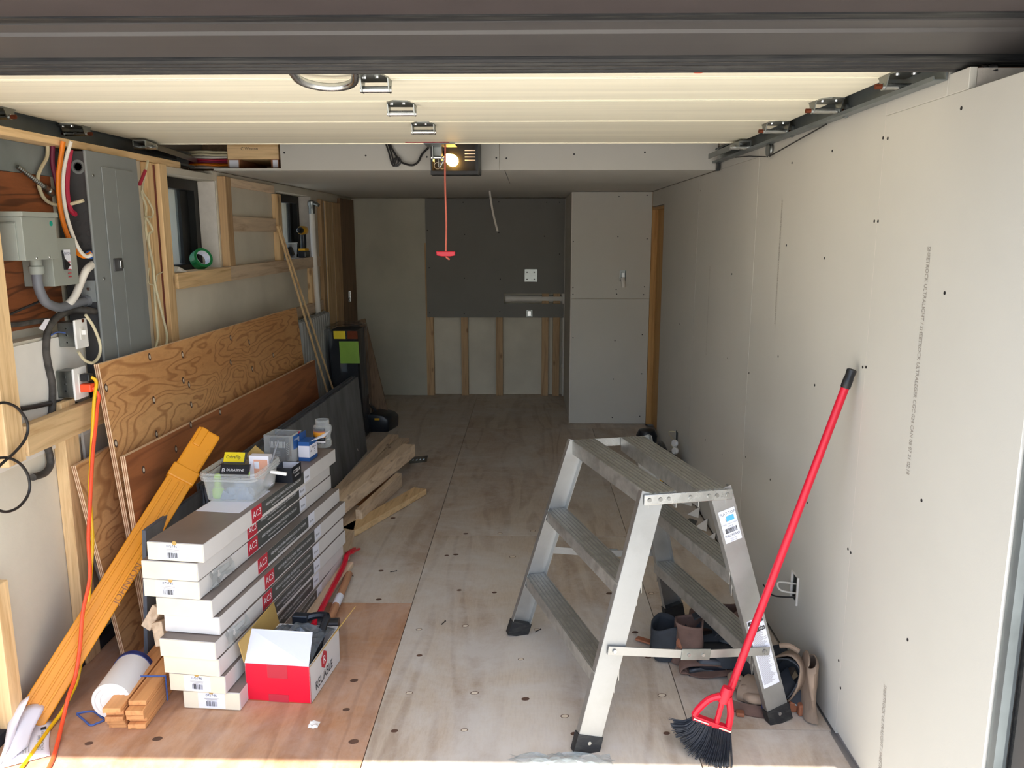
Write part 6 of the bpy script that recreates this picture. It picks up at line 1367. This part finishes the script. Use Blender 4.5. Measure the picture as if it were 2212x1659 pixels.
pouch(fl(1560, 1400, 0.02) + V((0.0, 0.12, 0)), X3, Y3, (0.05, 0.1, 1), [(0.0, 0.06, 0.04, 0), (0.006, 0.10, 0.07, 0), (0.06, 0.10, 0.07, 0), (0.11, 0.08, 0.05, 0.01)]).build('pouch', 'leather_brown', tb, smooth=True, solid=0.006)
# flattened open holster mouth and more straps
pouch(fl(1522, 1456, 0.022) + V((0, 0.02, 0)), X3, Z3, (0.05, 1, 0.1), [(0.0, 0.085, 0.017, 0), (0.05, 0.080, 0.02, 0), (0.12, 0.06, 0.02, 0.01), (0.16, 0.02, 0.012, 0.02)], wob=0.004).build('open_holster', 'leather_brown', tb, smooth=True, solid=0.004)
pouch(fl(1522, 1452, 0.023) + V((0, 0.025, 0)), X3, Z3, (0.05, 1, 0.1), [(0.0, 0.078, 0.013, 0), (0.05, 0.072, 0.015, 0), (0.10, 0.02, 0.006, 0.01)], wob=0.003).build('holster_lining', 'leather_brown', tb, smooth=True, solid=0.002)
band([fl(1512, 1345, 0.16), fl(1545, 1350, 0.13), fl(1580, 1372, 0.08), fl(1600, 1400, 0.045)], V((0.02, 0.02, 0.008)), 0.005).build('belt_strap', 'webbing_black', tb, smooth=True)
band([fl(1530, 1395, 0.04), fl(1570, 1402, 0.05), fl(1620, 1408, 0.055), fl(1660, 1425, 0.06)], V((0, 0.01, 0.03)), 0.006).build('belt_strap', 'tool_black', tb, smooth=True)
band([fl(1600, 1440, 0.05), fl(1640, 1452, 0.06), fl(1680, 1470, 0.07)], V((0, 0.02, 0.02)), 0.005).build('belt_strap', 'webbing_black', tb, smooth=True)
MB().box(0.62, 0.80, 2.72, 2.95, 0.0, 0.07).build('nail_bag', 'tool_black', tb, bevel=0.03, seg=3, smooth=True)
# gloves
gl_ = thing('work_glove', 'tan leather work glove with a dark cuff lying on the tool belt', 'glove', tuple(fl(1610, 1505)))
g0 = fl(1578, 1478, 0.02); g1 = fl(1660, 1515, 0.03)
for k in range(4):
    o_ = V((0.004 * k, 0.028 * (1.5 - k), 0.006 * (k % 2)))
    MB().tube([lerp(g0, g1, 0.42) + o_ * 0.9 + V((0, 0, 0.012)), lerp(g0, g1, 0.2) + o_ * 1.05 + V((0, 0, 0.02)), g0 + o_ * 1.0 + V((0.008 * abs(k - 1.5), 0, 0.006)), g0 + o_ + V((0.018, 0.0, -0.006))], 0.0155, 10, 5, flat=0.85).build('finger', 'glove_tan', gl_, smooth=True)
MB().tube([lerp(g0, g1, 0.36) + V((0, 0.0, 0.012)), lerp(g0, g1, 0.6) + V((0, 0, 0.016)), lerp(g0, g1, 0.9) + V((0, 0, 0.006))], 0.052, 14, 5, flat=0.55).build('palm', 'glove_tan', gl_, smooth=True)
MB().tube([lerp(g0, g1, 0.75) + V((0, -0.035, 0.012)), lerp(g0, g1, 0.45) + V((0.0, -0.062, 0.012)), lerp(g0, g1, 0.25) + V((0.01, -0.058, 0.004))], 0.0175, 10, 5).build('thumb', 'glove_tan', gl_, smooth=True)
MB().obox(lerp(g0, g1, 1.0) + V((0, 0, 0.006)), (g1 - g0).normalized() * 0.022, V((0.02, 0.045, 0)), V((0, 0, 0.018))).build('cuff', 'lid_blue', gl_, bevel=0.008)
MB().obox(lerp(g0, g1, 1.0) + V((0.004, -0.02, 0.026)), (g1 - g0).normalized() * 0.012, V((0.008, 0.018, 0)), V((0, 0, 0.001))).build('cuff_badge', 'drill_yellow', gl_)
# tool bag behind the ladder
bg0 = fl(1420, 1010); 
yb_ = thing('tool_tote', 'black tool tote with a yellow band on the floor behind the ladder', 'tool bag', tuple(V((0.86, 4.9, 0))))
MB().box(0.72, 0.97, 4.72, 5.16, 0.0, 0.19).build('body', 'tool_black', yb_, bevel=0.03, seg=3, smooth=True)
MB().box(0.716, 0.974, 4.716, 5.164, 0.10, 0.145).build('band', 'drill_yellow', yb_, bevel=0.02)
MB().tube([(0.85, 4.78, 0.18), (0.85, 4.84, 0.27), (0.85, 5.04, 0.27), (0.85, 5.10, 0.18)], 0.014, 8).build('handle', 'tool_black', yb_, smooth=True)
dk = thing('waste_bin', 'dark rounded bin on the floor beyond the ladder by the wood door', 'bin', (0.90, 5.95, 0))
MB().lathe((0.90, 5.95, 0), (0, 0, 1), [(0.06, 0), (0.075, 0.02), (0.08, 0.09), (0.06, 0.13), (0.03, 0.14)], 18).build('tank', 'tool_black', dk, smooth=True)
# torn paper scraps along the wall foot
for i, (x, y, s_) in enumerate(((1478, 1088, 0.05), (1490, 1112, 0.055), (1504, 1140, 0.06), (1520, 1168, 0.05))):
    p = fl(x, y); X0 = 0.972
    tag(MB().prism([(X0 - 0.05, p.y, 0.002), (X0, p.y - s_, 0.002), (X0 + 0.02, p.y + s_ * 0.2, s_ * 0.8), (X0 - 0.005, p.y + s_, 0.004)], (0.001, 0, 0.0015)).build('paper_scrap', 'white_paper'),
        'torn white paper scrap on the floor at the drywall foot', 'paper scrap', 'torn scraps along the drywall foot')
tag(MB().prism([fl(1480, 1128, 0.001), fl(1500, 1138, 0.001), fl(1506, 1126, 0.001), fl(1490, 1120, 0.001)], (0, 0, 0.003)).build('paper_scrap', 'band_grey'), 'flat grey scrap lying on the floor beside the drywall foot', 'scrap')
